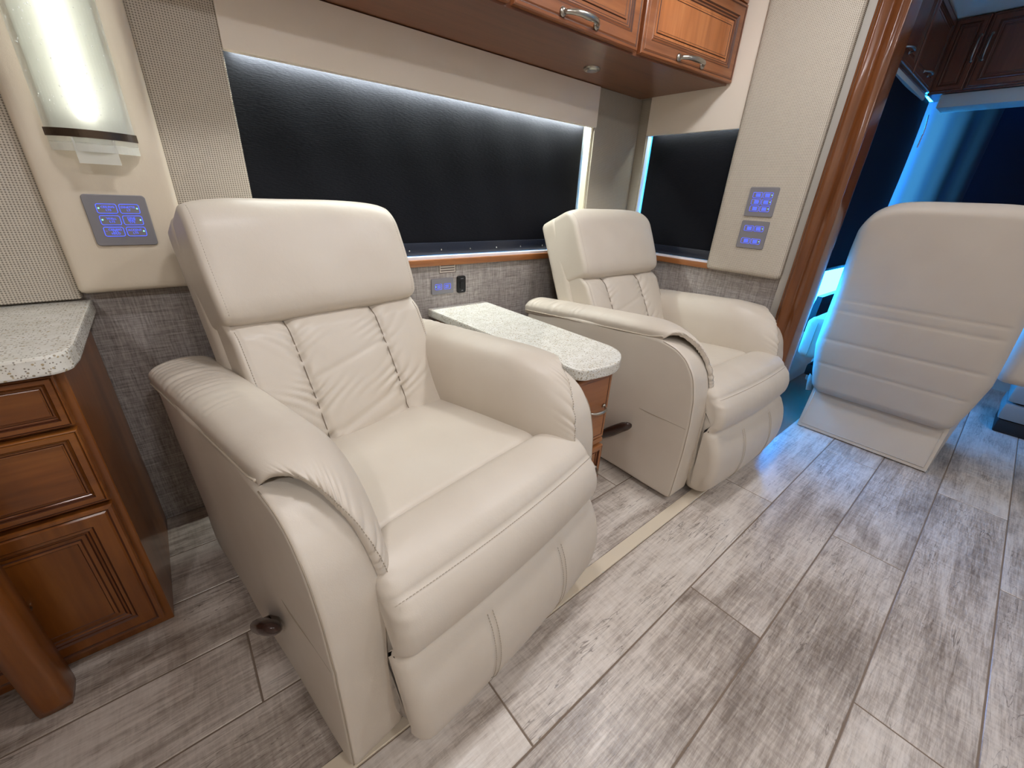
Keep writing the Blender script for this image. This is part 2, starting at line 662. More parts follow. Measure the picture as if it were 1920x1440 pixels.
def resample(path, step):
    P = np.array(path, float)
    d = np.r_[0, np.cumsum(np.linalg.norm(np.diff(P, axis=0), axis=1))]
    n = max(2, int(d[-1] / step))
    t = np.linspace(0, d[-1], n)
    return np.stack([np.interp(t, d, P[:, i]) for i in range(3)], 1)


def stitches(name, paths, parent, r=0.0008, pitch=0.0065, duty=0.6, mats='stitch'):
    for path in paths:
        V, F = [], []
        Q = resample(path, pitch)
        for i in range(len(Q) - 1):
            a, b = Q[i], Q[i] + (Q[i + 1] - Q[i]) * duty
            tube_data([a, b], r, 4, False, V, F)
        o = mesh_obj(name, V, F, mats, parent)
        o['kind'] = 'stuff'
    return o


def catmull(pts, n, closed=False):
    P = np.array(pts, float)
    k = len(P)
    out = []
    segs = k if closed else k - 1
    ts = np.linspace(0, segs, n, endpoint=not closed)
    for t in ts:
        i = min(int(t), segs - 1)
        u = t - i
        if closed:
            p0, p1, p2, p3 = P[(i - 1) % k], P[i % k], P[(i + 1) % k], P[(i + 2) % k]
        else:
            p1, p2 = P[i], P[i + 1]
            p0 = P[i - 1] if i > 0 else 2 * p1 - p2
            p3 = P[i + 2] if i + 2 < k else 2 * p2 - p1
        out.append(0.5 * (2 * p1 + (p2 - p0) * u + (2 * p0 - 5 * p1 + 4 * p2 - p3) * u * u + (3 * p1 - p0 - 3 * p2 + p3) * u ** 3))
    return np.array(out)


def sstep(a, b, x):
    t = np.clip((x - a) / (b - a), 0, 1)
    return t * t * (3 - 2 * t)


def rbox(center, half, r, res):
    """dense rounded box: vertices (N,3) and quads, grid spacing res"""
    half = np.array(half, float)
    center = np.array(center, float)
    idx = {}
    V, F = [], []
    ns = [max(2, int(round(2 * h / res))) for h in half]
    def axis(i):
        return np.linspace(-half[i], half[i], ns[i] + 1)
    A = [axis(0), axis(1), axis(2)]
    def vid(i, j, k):
        key = (i, j, k)
        if key not in idx:
            idx[key] = len(V)
            V.append((A[0][i], A[1][j], A[2][k]))
        return idx[key]
    nx, ny, nz = ns
    for j in range(ny):
        for k in range(nz):
            F.append((vid(0, j, k), vid(0, j, k + 1), vid(0, j + 1, k + 1), vid(0, j + 1, k)))
            F.append((vid(nx, j, k), vid(nx, j + 1, k), vid(nx, j + 1, k + 1), vid(nx, j, k + 1)))
    for i in range(nx):
        for k in range(nz):
            F.append((vid(i, 0, k), vid(i + 1, 0, k), vid(i + 1, 0, k + 1), vid(i, 0, k + 1)))
            F.append((vid(i, ny, k), vid(i, ny, k + 1), vid(i + 1, ny, k + 1), vid(i + 1, ny, k)))
    for i in range(nx):
        for j in range(ny):
            F.append((vid(i, j, 0), vid(i, j + 1, 0), vid(i + 1, j + 1, 0), vid(i + 1, j, 0)))
            F.append((vid(i, j, nz), vid(i + 1, j, nz), vid(i + 1, j + 1, nz), vid(i, j + 1, nz)))
    V = np.array(V)
    return round_pts(V, half, r) + center, F


def round_pts(V, half, r):
    half = np.array(half, float)
    rr = np.minimum(r, half * 0.999)
    inner = np.clip(V, -(half - rr), half - rr)
    d = (V - inner) / rr
    ln = np.linalg.norm(d, axis=1)
    ln[ln < 1e-9] = 1
    return inner + d / ln[:, None] * rr


def sweep_x(loop, x0, x1, r, nx=16, ringpow=None):
    """sweep a closed (y,z) loop along x with rounded ends; x0/x1 scalars or per-point arrays"""
    L = np.array(loop, float)
    k = len(L)
    x0 = np.full(k, x0) if np.isscalar(x0) else np.array(x0)
    x1 = np.full(k, x1) if np.isscalar(x1) else np.array(x1)
    t = np.roll(L, -1, 0) - np.roll(L, 1, 0)
    t /= np.linalg.norm(t, axis=1)[:, None] + 1e-12
    nrm = np.stack([t[:, 1], -t[:, 0]], 1)
    area = 0.5 * np.sum(L[:, 0] * np.roll(L[:, 1], -1) - np.roll(L[:, 0], -1) * L[:, 1])
    if area < 0:
        nrm = -nrm
    rings = []
    m = 6
    for a in np.linspace(0, PI / 2, m):
        rings.append(('0', r * (1 - math.sin(a)), r * (1 - math.cos(a))))
    for s in np.linspace(0, 1, nx)[1:-1]:
        rings.append(('m', s, 0))
    for a in np.linspace(PI / 2, 0, m):
        rings.append(('1', r * (1 - math.sin(a)), r * (1 - math.cos(a))))
    V, F = [], []
    for kind, a, b in rings:
        if kind == '0':
            P = L - nrm * a
            X = x0 + b
        elif kind == '1':
            P = L - nrm * a
            X = x1 - b
        else:
            P = L
            X = (x0 + r) + (x1 - x0 - 2 * r) * a
        for i in range(k):
            V.append((X[i], P[i][0], P[i][1]))
    n = len(rings)
    for i in range(n - 1):
        for j in range(k):
            j2 = (j + 1) % k
            F.append((i * k + j, i * k + j2, (i + 1) * k + j2, (i + 1) * k + j))
    F.append(tuple(range(k))[::-1])
    F.append(tuple((n - 1) * k + j for j in range(k)))
    return np.array(V), F


def ring_panel(name, w, h, steps, mats, parent, loc=(0, 0, 0), mi_steps=None, back=True):
    """front-view panel in local x,z centred at loc, steps = (inset, out) ; out is toward -y"""
    V, F, MI = [], [], []
    for ins, out in steps:
        a, b = w / 2 - ins, h / 2 - ins
        V += [(-a, -out, -b), (a, -out, -b), (a, -out, b), (-a, -out, b)]
    for s in range(len(steps) - 1):
        for j in range(4):
            j2 = (j + 1) % 4
            F.append((s * 4 + j, s * 4 + j2, s * 4 + 4 + j2, s * 4 + 4 + j))
            MI.append(mi_steps[s] if mi_steps else 0)
    e = (len(steps) - 1) * 4
    F.append((e, e + 1, e + 2, e + 3))
    MI.append(0)
    if back:
        F.append((3, 2, 1, 0))
        MI.append(0)
    return mesh_obj(name, V, F, mats, parent, mi=MI, loc=loc)


def rrect(w, h, r, n=5):
    pts = []
    for cx, cz, a0 in ((w / 2 - r, h / 2 - r, 0), (-w / 2 + r, h / 2 - r, 90), (-w / 2 + r, -h / 2 + r, 180), (w / 2 - r, -h / 2 + r, 270)):
        for i in range(n + 1):
            a = math.radians(a0 + 90 * i / n)
            pts.append((cx + r * math.cos(a), cz + r * math.sin(a)))
    return pts


def plate(name, w, h, r, t, mats, parent, loc=(0, 0, 0), bev=0.0015):
    """rounded plate in x,z, thickness t toward -y, softened rim"""
    V, F = [], []
    ps = rrect(w, h, r)
    k = len(ps)
    sc = [(0, 0.0), (0, t - bev), (bev, t)]
    for ins, out in sc:
        for (x, z) in rrect(w - 2 * ins, h - 2 * ins, max(r - ins, 0.0005)):
            V.append((x, -out, z))
    for s in range(2):
        for j in range(k):
            j2 = (j + 1) % k
            F.append((s * k + j2, s * k + j, s * k + k + j, s * k + k + j2))
    F.append(tuple(2 * k + j for j in range(k))[::-1])
    F.append(tuple(range(k)))
    return recalc(mesh_obj(name, V, F, mats, parent, loc=loc))


def outline(name, w, h, r, wd, mats, parent, loc=(0, 0, 0), out=0.0004):
    a = rrect(w, h, r)
    b = rrect(w - 2 * wd, h - 2 * wd, max(r - wd, 0.0003))
    k = len(a)
    V = [(x, -out, z) for x, z in a] + [(x, -out, z) for x, z in b] + [(x, 0, z) for x, z in a] + [(x, 0, z) for x, z in b]
    F = []
    for j in range(k):
        j2 = (j + 1) % k
        F.append((j, k + j, k + j2, j2))
        F.append((2 * k + j, j, j2, 2 * k + j2))
        F.append((k + j, 3 * k + j, 3 * k + j2, k + j2))
    return recalc(mesh_obj(name, V, F, mats, parent, loc=loc))


def text_obj(name, s, size, mats, parent, loc):
    cu = bpy.data.curves.new(name, 'FONT')
    cu.body = s
    cu.size = size
    cu.align_x = 'CENTER'
    cu.align_y = 'CENTER'
    cu.extrude = 0.0002
    cu.resolution_u = 2
    tmp = bpy.data.objects.new('tmp_text', cu)
    COL.objects.link(tmp)
    dg = bpy.context.evaluated_depsgraph_get()
    dg.update()
    me = bpy.data.meshes.new_from_object(tmp.evaluated_get(dg))
    bpy.data.objects.remove(tmp)
    me.transform(Matrix.Rotation(PI / 2, 4, 'X'))
    me.materials.clear()
    me.materials.append(MATS[mats])
    o = bpy.data.objects.new(name, me)
    COL.objects.link(o)
    o.parent = parent
    o.location = loc
    return o


# ================================================================== STRUCTURE
YW, XE, YF = 1.54, 2.098, 0.62           # window wall, slide end wall, slide face
SILL, HEAD = 0.81, 1.365

# ---- floor: mortar bed with wood-look tiles
floor = struct(box('floor', -3.0, 5.0, -1.5, 1.75, -0.08, -0.0015, 'grout'),
               'grey wood-look plank tile floor of the coach', 'floor')
PITCH, GAP, TL = 0.2025, 0.004, 1.27


def tile_mesh(w, l):
    bm = bmesh.new()
    bmesh.ops.create_cube(bm, size=1.0)
    for v in bm.verts:
        v.co = Vector((v.co.x * l, v.co.y * w, v.co.z * 0.008 - 0.004))
    top = [e for e in bm.edges if all(v.co.z > -0.001 for v in e.verts)]
    bmesh.ops.bevel(bm, geom=top, offset=0.0012, segments=1, affect='EDGES')
    me = bpy.data.meshes.new('plank_tile')
    bm.to_mesh(me)
    bm.free()
    me.materials.append(MATS['wood_look_tile'])
    return me


tile_cache = {}


def add_tile(x0, x1, y0, y1):
    w, l = round(y1 - y0 - GAP, 4), round(x1 - x0 - GAP, 4)
    if w < 0.01 or l < 0.01:
        return
    if (w, l) not in tile_cache:
        tile_cache[(w, l)] = tile_mesh(w, l)
    o = bpy.data.objects.new('plank_tile', tile_cache[(w, l)])
    COL.objects.link(o)
    o.parent = floor
    o.location = ((x0 + x1) / 2, (y0 + y1) / 2, 0)


def tile_rows(y_start, y_end, offs, xa=-2.4, xb=4.3):
    y = y_start
    i = 0
    while y > y_end + 0.02:
        y2 = max(y - PITCH, y_end) if i or True else y_end
        o = offs[i % len(offs)]
        x = o - TL * math.ceil((o - xa) / TL)
        while x < xb:
            add_tile(max(x, xa), min(x + TL, xb), y2, y)
            x += TL
        y = y2
        i += 1


# aisle rows are laid from the joint at y = 0.295
tile_rows(0.489, 0.295, [0.362])
tile_rows(0.295, -1.32, [1.005, 0.355, 1.02, 0.52, 1.15, 0.1, 0.8, 0.3])
tile_rows(YW, 0.531, [0.25, 0.95, 0.62, 1.21, 0.33], xb=XE)
struct(box('trim_1', -2.4, XE, 0.489, 0.531, -0.004, 0.004, 'strip', bev=0.0015, seg=1),
       'pale strip along the edge of the slide-out floor', 'floor trim')

# ---- ceiling, far walls
struct(box('ceiling', -3.0, 4.35, -1.5, 1.75, CEIL, CEIL + 0.06, 'ceiling_vinyl'), 'pale vinyl ceiling', 'ceiling')
struct(box('wall_right', -3.0, 4.35, -1.42, -1.34, 0.0, CEIL, 'far_wall'), 'plain beige wall opposite the windows', 'wall')
struct(box('wall_rear', -2.5, -2.4, -1.34, 1.7, 0.0, CEIL, 'far_wall'), 'plain beige rear wall', 'wall')

# ---- window wall (back wall of the slide-out)
wall = struct(box('wall_back', -2.4, XE + 0.1, YW, YW + 0.12, 0.0, SILL - 0.018, 'linen_wallpaper'),
              'grey linen wallpaper wall below the long window', 'wall')
WX0, WX1 = 0.245, 1.742
box('wall_section', -2.4, WX0, YW, YW + 0.12, SILL - 0.018, CEIL, 'far_wall', wall)
box('wall_section', WX1, XE + 0.1, YW, YW + 0.12, SILL - 0.018, CEIL, 'far_wall', wall)
box('wall_section', WX0, WX1, YW, YW + 0.12, HEAD + 0.09, CEIL, 'far_wall', wall)
# upholstered panels of this wall (each a piece of the wall)
box('fabric_panel', -1.2, -0.189, YW - 0.028, YW, 0.757, CEIL - 0.01, 'weave_XZ', wall, bev=0.006)
box('fabric_panel', 0.063, WX0, YW - 0.022, YW, SILL - 0.03, CEIL - 0.01, 'weave_XZ', wall, bev=0.005)
box('fabric_panel', WX1 + 0.002, XE, YW - 0.012, YW, SILL - 0.018, 1.53, 'weave_XZ_fine', wall, bev=0.004)
V, F = rbox((-0.0625, YW - 0.02, 1.435), (0.1255, 0.034, 0.662), 0.012, 0.012)
mesh_obj('leather_panel', V, F, 'panel_leather', wall, smooth=True)

# long window
win = struct(box('window_1', WX0, WX1, YW + 0.085, YW + 0.095, SILL, HEAD + 0.06, 'window_glass'),
             'long dark-shaded window behind the two recliners', 'window')
for (a, b_, c, d) in ((WX0 - 0.01, WX0 + 0.03, SILL - 0.01, HEAD + 0.09), (WX1 - 0.20, WX1 + 0.01, SILL - 0.01, HEAD + 0.09),  # right strip is widened unseen behind the shade to block sky light
                      (WX0, WX1, SILL - 0.015, SILL + 0.06), (WX0, WX1, HEAD + 0.02, HEAD + 0.09)):
    box('window_frame', a, b_, YW + 0.060, YW + 0.118, c, d, 'frame_cream', win)
box('window_jamb', WX1 - 0.012, WX1, YW - 0.004, YW + 0.08, SILL, HEAD + 0.06, 'frame_cream', win)
box('window_sill', WX0, WX1, YW - 0.006, YW + 0.08, SILL - 0.018, SILL + 0.002, 'white_trim', win)
tr = struct(box('trim_2', WX0 - 0.02, XE - 0.001, YW - 0.02, YW + 0.002, SILL - 0.034, SILL - 0.008, 'honey_sill', bev=0.003),
            'thin honey wood ledge under the long window', 'trim')
val = box('window_valance', WX0, WX1, YW - 0.026, YW + 0.002, HEAD, 1.528, 'valance_leather', bev=0.005)
tag(val, 'long taupe leather valance above the long black window shade', 'valance')
sh = thing('roller_shade', 'long black roller shade pulled down over the long window', 'window shade', (0.985, YW + 0.03, SILL + 0.004))
hw = (WX1 - WX0) / 2
V, F = [], []
nn = 120
for i in range(nn + 1):
    for j in range(25):
        x = -hw + 0.004 + (2 * hw - 0.026) * i / nn
        z = 0.045 + 0.60 * j / 24
        y = 0.0015 * math.sin(x * 9 + 1) * math.sin(j * 0.2) + 0.0008 * math.sin(x * 31 + j * 0.3)
        V.append((x, y, z))
for i in range(nn):
    for j in range(24):
        a = i * 25 + j
        F.append((a, a + 25, a + 26, a + 1))
mesh_obj('shade_cloth', V, F, 'blackout_shade', sh, smooth=True)
hb = box('hem_bar', -hw + 0.004, hw - 0.022, -0.008, 0.006, 0.0, 0.048, 'hem_navy', sh, bev=0.002)
for i in range(10):
    t = tube('screw', [(-hw + 0.09 + i * 0.145, -0.008, 0.02), (-hw + 0.09 + i * 0.145, -0.0095, 0.02)], 0.003, 'nickel', hb, 8)

# ---- slide end wall
we = struct(box('wall_end', XE, XE + 0.1, YF, YW, 0.0, SILL - 0.03, 'linen_wallpaper'),
            'grey linen wallpaper wall beside the far recliner', 'wall')
WY0, WY1 = 0.985, 1.470
box('wall_section', XE, XE + 0.1, WY1, YW + 0.02, SILL - 0.03, CEIL, 'far_wall', we)
box('wall_section', XE, XE + 0.1, YF, WY0 - 0.05, SILL - 0.03, CEIL, 'far_wall', we)
box('wall_section', XE, XE + 0.1, WY0 - 0.05, WY1, HEAD + 0.09, CEIL, 'far_wall', we)
# panels built in the wall's front view (x right = -y, -y = out)
EW = dict(rotz=-PI / 2)


def ew_piece(name, y_hi, y_lo, out, z0, z1, mats, bev):
    o = box(name, -(y_hi - y_lo) / 2, (y_hi - y_lo) / 2, -out, 0.0, z0, z1, mats, we, bev=bev, loc=(XE, (y_hi + y_lo) / 2, 0))
    o.rotation_euler = (0, 0, -PI / 2)
    return o


ew_piece('fabric_panel', YW - 0.012, WY1 + 0.001, 0.012, SILL - 0.018, 1.53, 'weave_XZ_fine', 0.004)
V, F = rbox((0, -0.022, 1.415), (0.1675, 0.026, 0.645), 0.02, 0.01)
o = mesh_obj('fabric_panel', V, F, 'weave_XZ', we, smooth=True, loc=(XE, 0.8185, 0))
o.rotation_euler = (0, 0, -PI / 2)
ew_piece('corner_post', 0.656, YF, 0.014, 0.0, CEIL - 0.01, 'grey_vinyl', 0.004)
win = struct(box('window_2', XE + 0.085, XE + 0.095, WY0 - 0.05, WY1, SILL - 0.02, HEAD + 0.06, 'window_glass'),
             'small dark-shaded window behind the far recliner', 'window')
box('window_frame', XE + 0.05, XE + 0.1, WY0 - 0.05, WY1, SILL - 0.035, SILL + 0.05, 'frame_cream', win)  # made taller than a frame, blocks the sky leak under the shade hem
box('window_frame', XE + 0.06, XE + 0.1, WY0 - 0.05, WY1, HEAD + 0.05, HEAD + 0.09, 'frame_cream', win)
box('window_jamb', XE - 0.002, XE + 0.1, WY1 - 0.004, WY1 + 0.002, SILL, HEAD, 'frame_cream', win)
box('window_sill', XE - 0.006, XE + 0.08, WY0 - 0.02, WY1, SILL - 0.026, SILL - 0.008, 'white_trim', win)
struct(box('trim_3', XE - 0.02, XE + 0.002, WY0 - 0.03, YW, SILL - 0.042, SILL - 0.016, 'honey_sill_Y', bev=0.003),
       'thin honey wood ledge under the small window', 'trim')
val = thing('window_valance', 'pale leather valance above the small window beside the upper cabinet', 'valance', (XE, (0.93 + WY1) / 2, 0), -PI / 2)
hv = (WY1 - 0.93) / 2
box('lower_panel', -hv, hv, -0.018, 0.002, HEAD, CEIL - 0.02, 'valance_leather', val, bev=0.005)
sh = thing('roller_shade', 'small black roller shade pulled down behind the far recliner', 'window shade', (XE + 0.03, 0, SILL - 0.006), -PI / 2)
V, F = [], []
ya, yb = -(WY1 - 0.012), -(WY0 - 0.03)
for i in range(41):
    for j in range(25):
        x = ya + (yb - ya) * i / 40
        z = 0.04 + 0.61 * j / 24
        V.append((x, 0.001 * math.sin(x * 13) * math.sin(j * 0.2), z))
for i in range(40):
    for j in range(24):
        a = i * 25 + j
        F.append((a, a + 25, a + 26, a + 1))
mesh_obj('shade_cloth', V, F, 'blackout_shade', sh, smooth=True)
box('hem_bar', ya, yb, -0.008, 0.006, 0.0, 0.043, 'hem_navy', sh, bev=0.002)

# ---- wood column closing the slide
prof = catmull([(2.055, 0.612), (2.045, 0.60), (2.052, 0.585), (2.06, 0.572), (2.052, 0.558), (2.048, 0.545), (2.056, 0.530), (2.07, 0.524),
                (2.16, 0.522), (2.18, 0.535), (2.18, 0.61), (2.17, 0.62), (2.07, 0.62)], 64, closed=True)
V, F = [], []
zs = np.linspace(0.0, CEIL, 90)
for z in zs:
    for (x, y) in prof:
        wob = 0.0022 * math.sin(z * 17 + y * 40) * math.sin(z * 5.1 + 0.7)
        V.append((x + wob, y + wob * 0.6, z))
k = len(prof)
for i in range(len(zs) - 1):
    for j in range(k):
        j2 = (j + 1) % k
        F.append((i * k + j, i * k + j2, (i + 1) * k + j2, (i + 1) * k + j))
F.append(tuple(range(k)))
F.append(tuple((len(zs) - 1) * k + j for j in range(k)))
struct(recalc(mesh_obj('trim_4', V, F, 'column_wood', smooth=True)), 'tall glossy cherry wood column between the slide-out and the cab', 'column')

# ================================================================== RECLINERS
CW = 0.785                                 # overall chair width
BA = math.radians(25.0)


def back_map(P):
    """(x, l along the back, n toward the sitter) -> chair space"""
    P = np.asarray(P, float)
    x, l, n = P[:, 0], P[:, 1], P[:, 2]
    return np.stack([x, 0.56 + l * math.sin(BA) - n * math.cos(BA), 0.40 + l * math.cos(BA) + n * math.sin(BA)], 1)


def hsh(v):
    return np.modf(np.sin(v * 127.1) * 43758.5)[0]


def folds(d, l, seed, freq, amp, sigma, slope):
    """gathered leather running off a seam: d distance from it, l position along it"""
    ph = PI * freq * (l - slope * d) + 0.9 * np.sin(l * freq * 1.3 + seed) + 1.1 * np.sin(l * freq * 0.45 + seed * 2)
    a = 0.45 + 0.55 * np.sin(l * freq * 0.8 + seed * 1.7) ** 2
    sg = sigma * (0.75 + 0.5 * np.sin(l * freq * 1.1 + seed * 3.1))
    return amp * a * np.exp(-d / sg) * (np.abs(np.sin(ph)) ** 0.75 - 0.62)


SEAMS = (0.262, 0.512)


def f_cushion(P):
    P = np.array(P, float)
    x, l, n = P[:, 0], P[:, 1], P[:, 2]
    front = sstep(-0.02, 0.03, n)
    xn = (x - 0.40) / 0.275
    lo = np.clip((l + 0.05) / 0.42, 0, 1)
    d = np.zeros_like(x)
    # lumbar fullness, fading into the crease below the headrest
    d += 0.030 * (1 - lo) ** 0.8 * (1 - 0.25 * xn ** 2)
    d += 0.012 * np.sin(np.clip(lo, 0, 1) * PI) * (1 - xn ** 4)
    d -= 0.030 * sstep(0.84, 1.02, lo)
    # panels puff between seams, leather gathered along them
    for k_, s in enumerate(SEAMS):
        dd = np.abs(x - s)
        d -= 0.009 * np.exp(-(dd / 0.0095) ** 2) + 0.009 * np.exp(-(dd / 0.04) ** 2)
        for side in (-1, 1):
            m = (np.sign(x - s) == side)
            slope = 0.75 if k_ == 0 else (0.65 if side > 0 else -0.55)
            win_ = sstep(0.0, 0.10, lo) * (1 - sstep(0.86, 0.98, lo) * 0.7)
            amp = 0.0175 * (0.70 + 0.45 * (1 - lo)) * win_
            d += m * folds(dd, l, side + 2.2 * k_, 32.0, amp, 0.042, slope)
    # long drag folds low down
    for (a, b_, c, w_, h_) in ((0.05, 0.10, 0.9, 0.010, 0.0036), (0.005, 0.04, 0.6, 0.010, 0.0040), (0.205, 0.16, 0.4, 0.008, 0.0030)):
        line = l - a - b_ * (x - 0.39) - 0.02 * np.sin((x - 0.39) * 14 * c)
        d -= h_ * np.exp(-(line / w_) ** 2) * (1 - sstep(0.11, 0.17, np.abs(x - 0.39)))
    # edge seam groove
    de = 0.256 - np.abs(x - 0.40)
    d -= 0.003 * np.exp(-(de / 0.004) ** 2)
    d += 0.0016 * np.abs(np.sin(l * 150)) * np.exp(-np.clip(de, 0, 1) / 0.012) * (de > 0)
    n2 = n + d * front
    return back_map(np.stack([x, l, n2], 1))


def f_head(P):
    P = np.array(P, float)
    x, l, n = P[:, 0], P[:, 1], P[:, 2]
    xn = (x - 0.3975) / 0.2745
    ln_ = (l - 0.508) / 0.165
    front = sstep(-0.03, 0.05, n)
    d = 0.010 * (1 - xn ** 4) * (1 - ln_ ** 2)
    # the face rolls back over the top and tucks under at the crease
    tt = np.clip((l - 0.575) / 0.099, 0, 0.999)
    d -= 0.062 * (1 - np.sqrt(1 - tt ** 2))
    bb = np.clip((0.405 - l) / 0.063, 0, 0.999)
    d -= 0.040 * (1 - np.sqrt(1 - bb ** 2)) * (1 - 0.5 * np.abs(xn) ** 8)
    d += 0.0014 * np.sin(x * 23 + l * 14) * (1 - xn ** 2)
    de = 0.256 - np.abs(x - 0.3975)
    d -= 0.003 * np.exp(-(de / 0.004) ** 2)
    d += 0.0012 * np.abs(np.sin(l * 120)) * np.exp(-np.clip(de, 0, 1) / 0.012) * (de > 0)
    up = sstep(0.0, 1.0, ln_)
    l2 = l - 0.018 * np.abs(xn) ** 6 * up + 0.004 * (1 - xn ** 2) * up - 0.008 * up
    l2 = l2 + 0.012 * np.abs(xn) ** 8 * sstep(0.0, -1.0, ln_)
    x2 = x + np.sign(xn) * 0.006 * np.abs(xn) ** 3 * (1 - ln_ ** 2)
    return back_map(np.stack([x2, l2, n + d * front], 1))


def f_shell(P):
    P = np.array(P, float)
    x, l, n = P[:, 0], P[:, 1], P[:, 2]
    xn = (x - 0.40) / 0.29
    l2 = l - 0.02 * np.abs(xn) ** 6 * sstep(0.3, 0.66, l)
    x2 = 0.40 + (x - 0.40) * (1.0 - 0.05 * sstep(0.25, -0.12, l))
    return back_map(np.stack([x2, l2, n], 1))


def f_seat(P):
    P = np.array(P, float)
    x, y, z = P[:, 0], P[:, 1], P[:, 2]
    top = sstep(0.40, 0.455, z)
    xn = (x - 0.40) / 0.26
    z2 = z + top * (0.010 * (1 - xn ** 4) - 0.040 * np.clip((y - 0.10) / 0.45, 0, 1) + 0.006 * (1 - ((y - 0.3) / 0.25) ** 2))
    z2 += top * 0.0012 * np.sin(x * 19 + y * 11)
    z2 -= top * 0.034 * np.exp(-np.clip(y - 0.090, 0, 1) / 0.010)
    return np.stack([x, y, z2], 1)


ARM_LOOP = [(0.0, 0.026), (-0.004, 0.12), (-0.008, 0.24), (-0.006, 0.36), (0.002, 0.45), (0.022, 0.525), (0.058, 0.578), (0.105, 0.607), (0.17, 0.622),
            (0.30, 0.618), (0.50, 0.607), (0.70, 0.592), (0.84, 0.578), (0.865, 0.56), (0.868, 0.50), (0.858, 0.35), (0.835, 0.20), (0.805, 0.05), (0.79, 0.026),
            (0.60, 0.025), (0.35, 0.025), (0.12, 0.025)]


def dense_loop(pts, step):
    P = np.array(pts + [pts[0]], float)
    d = np.r_[0, np.cumsum(np.linalg.norm(np.diff(P, axis=0), axis=1))]
    n = int(d[-1] / step)
    t = np.linspace(0, d[-1], n, endpoint=False)
    return np.stack([np.interp(t, d, P[:, i]) for i in range(2)], 1)


def smooth_loop(L, it, keep=None):
    for _ in range(it):
        M_ = 0.5 * L + 0.25 * (np.roll(L, 1, 0) + np.roll(L, -1, 0))
        L = M_
    return L


def arm_panel_mesh():
    L = smooth_loop(dense_loop(ARM_LOOP, 0.012), 3)
    V, F = sweep_x(L, 0.0, 0.115, 0.012, 8)
    V = flare(V)
    return V, F


def flare(V):
    V = np.array(V, float)
    V[:, 0] -= 0.012 * sstep(0.25, 0.60, V[:, 2]) * (1 - sstep(0.03, 0.11, V[:, 0])) * sstep(0.15, 0.6, V[:, 1])
    outer = 1 - sstep(0.0, 0.03, V[:, 0])
    V[:, 0] -= outer * 0.0035 * np.sin(V[:, 1] * 17 + V[:, 2] * 8) * np.sin(V[:, 2] * 13) * sstep(0.03, 0.2, V[:, 1])
    # the side cover is pulled in a little along its seam
    V[:, 0] += outer * 0.0012 * np.exp(-((V[:, 2] - 0.335) / 0.012) ** 2)
    return V


PAD_SEC = [(0.012, -0.020), (-0.013, -0.016), (-0.019, 0.004), (-0.017, 0.024), (0.002, 0.040), (0.040, 0.049), (0.085, 0.048), (0.128, 0.030),
           (0.155, -0.020), (0.163, -0.085), (0.160, -0.150), (0.150, -0.215)]
PAD_HEM = [(0.030, 0.172, 0.606), (0.006, 0.170, 0.613), (0.008, 0.158, 0.626), (0.022, 0.146, 0.637), (0.042, 0.126, 0.637), (0.060, 0.098, 0.622),
           (0.073, 0.068, 0.598), (0.086, 0.040, 0.562), (0.094, 0.018, 0.515), (0.100, 0.006, 0.470), (0.103, 0.002, 0.430), (0.104, 0.002, 0.395)]


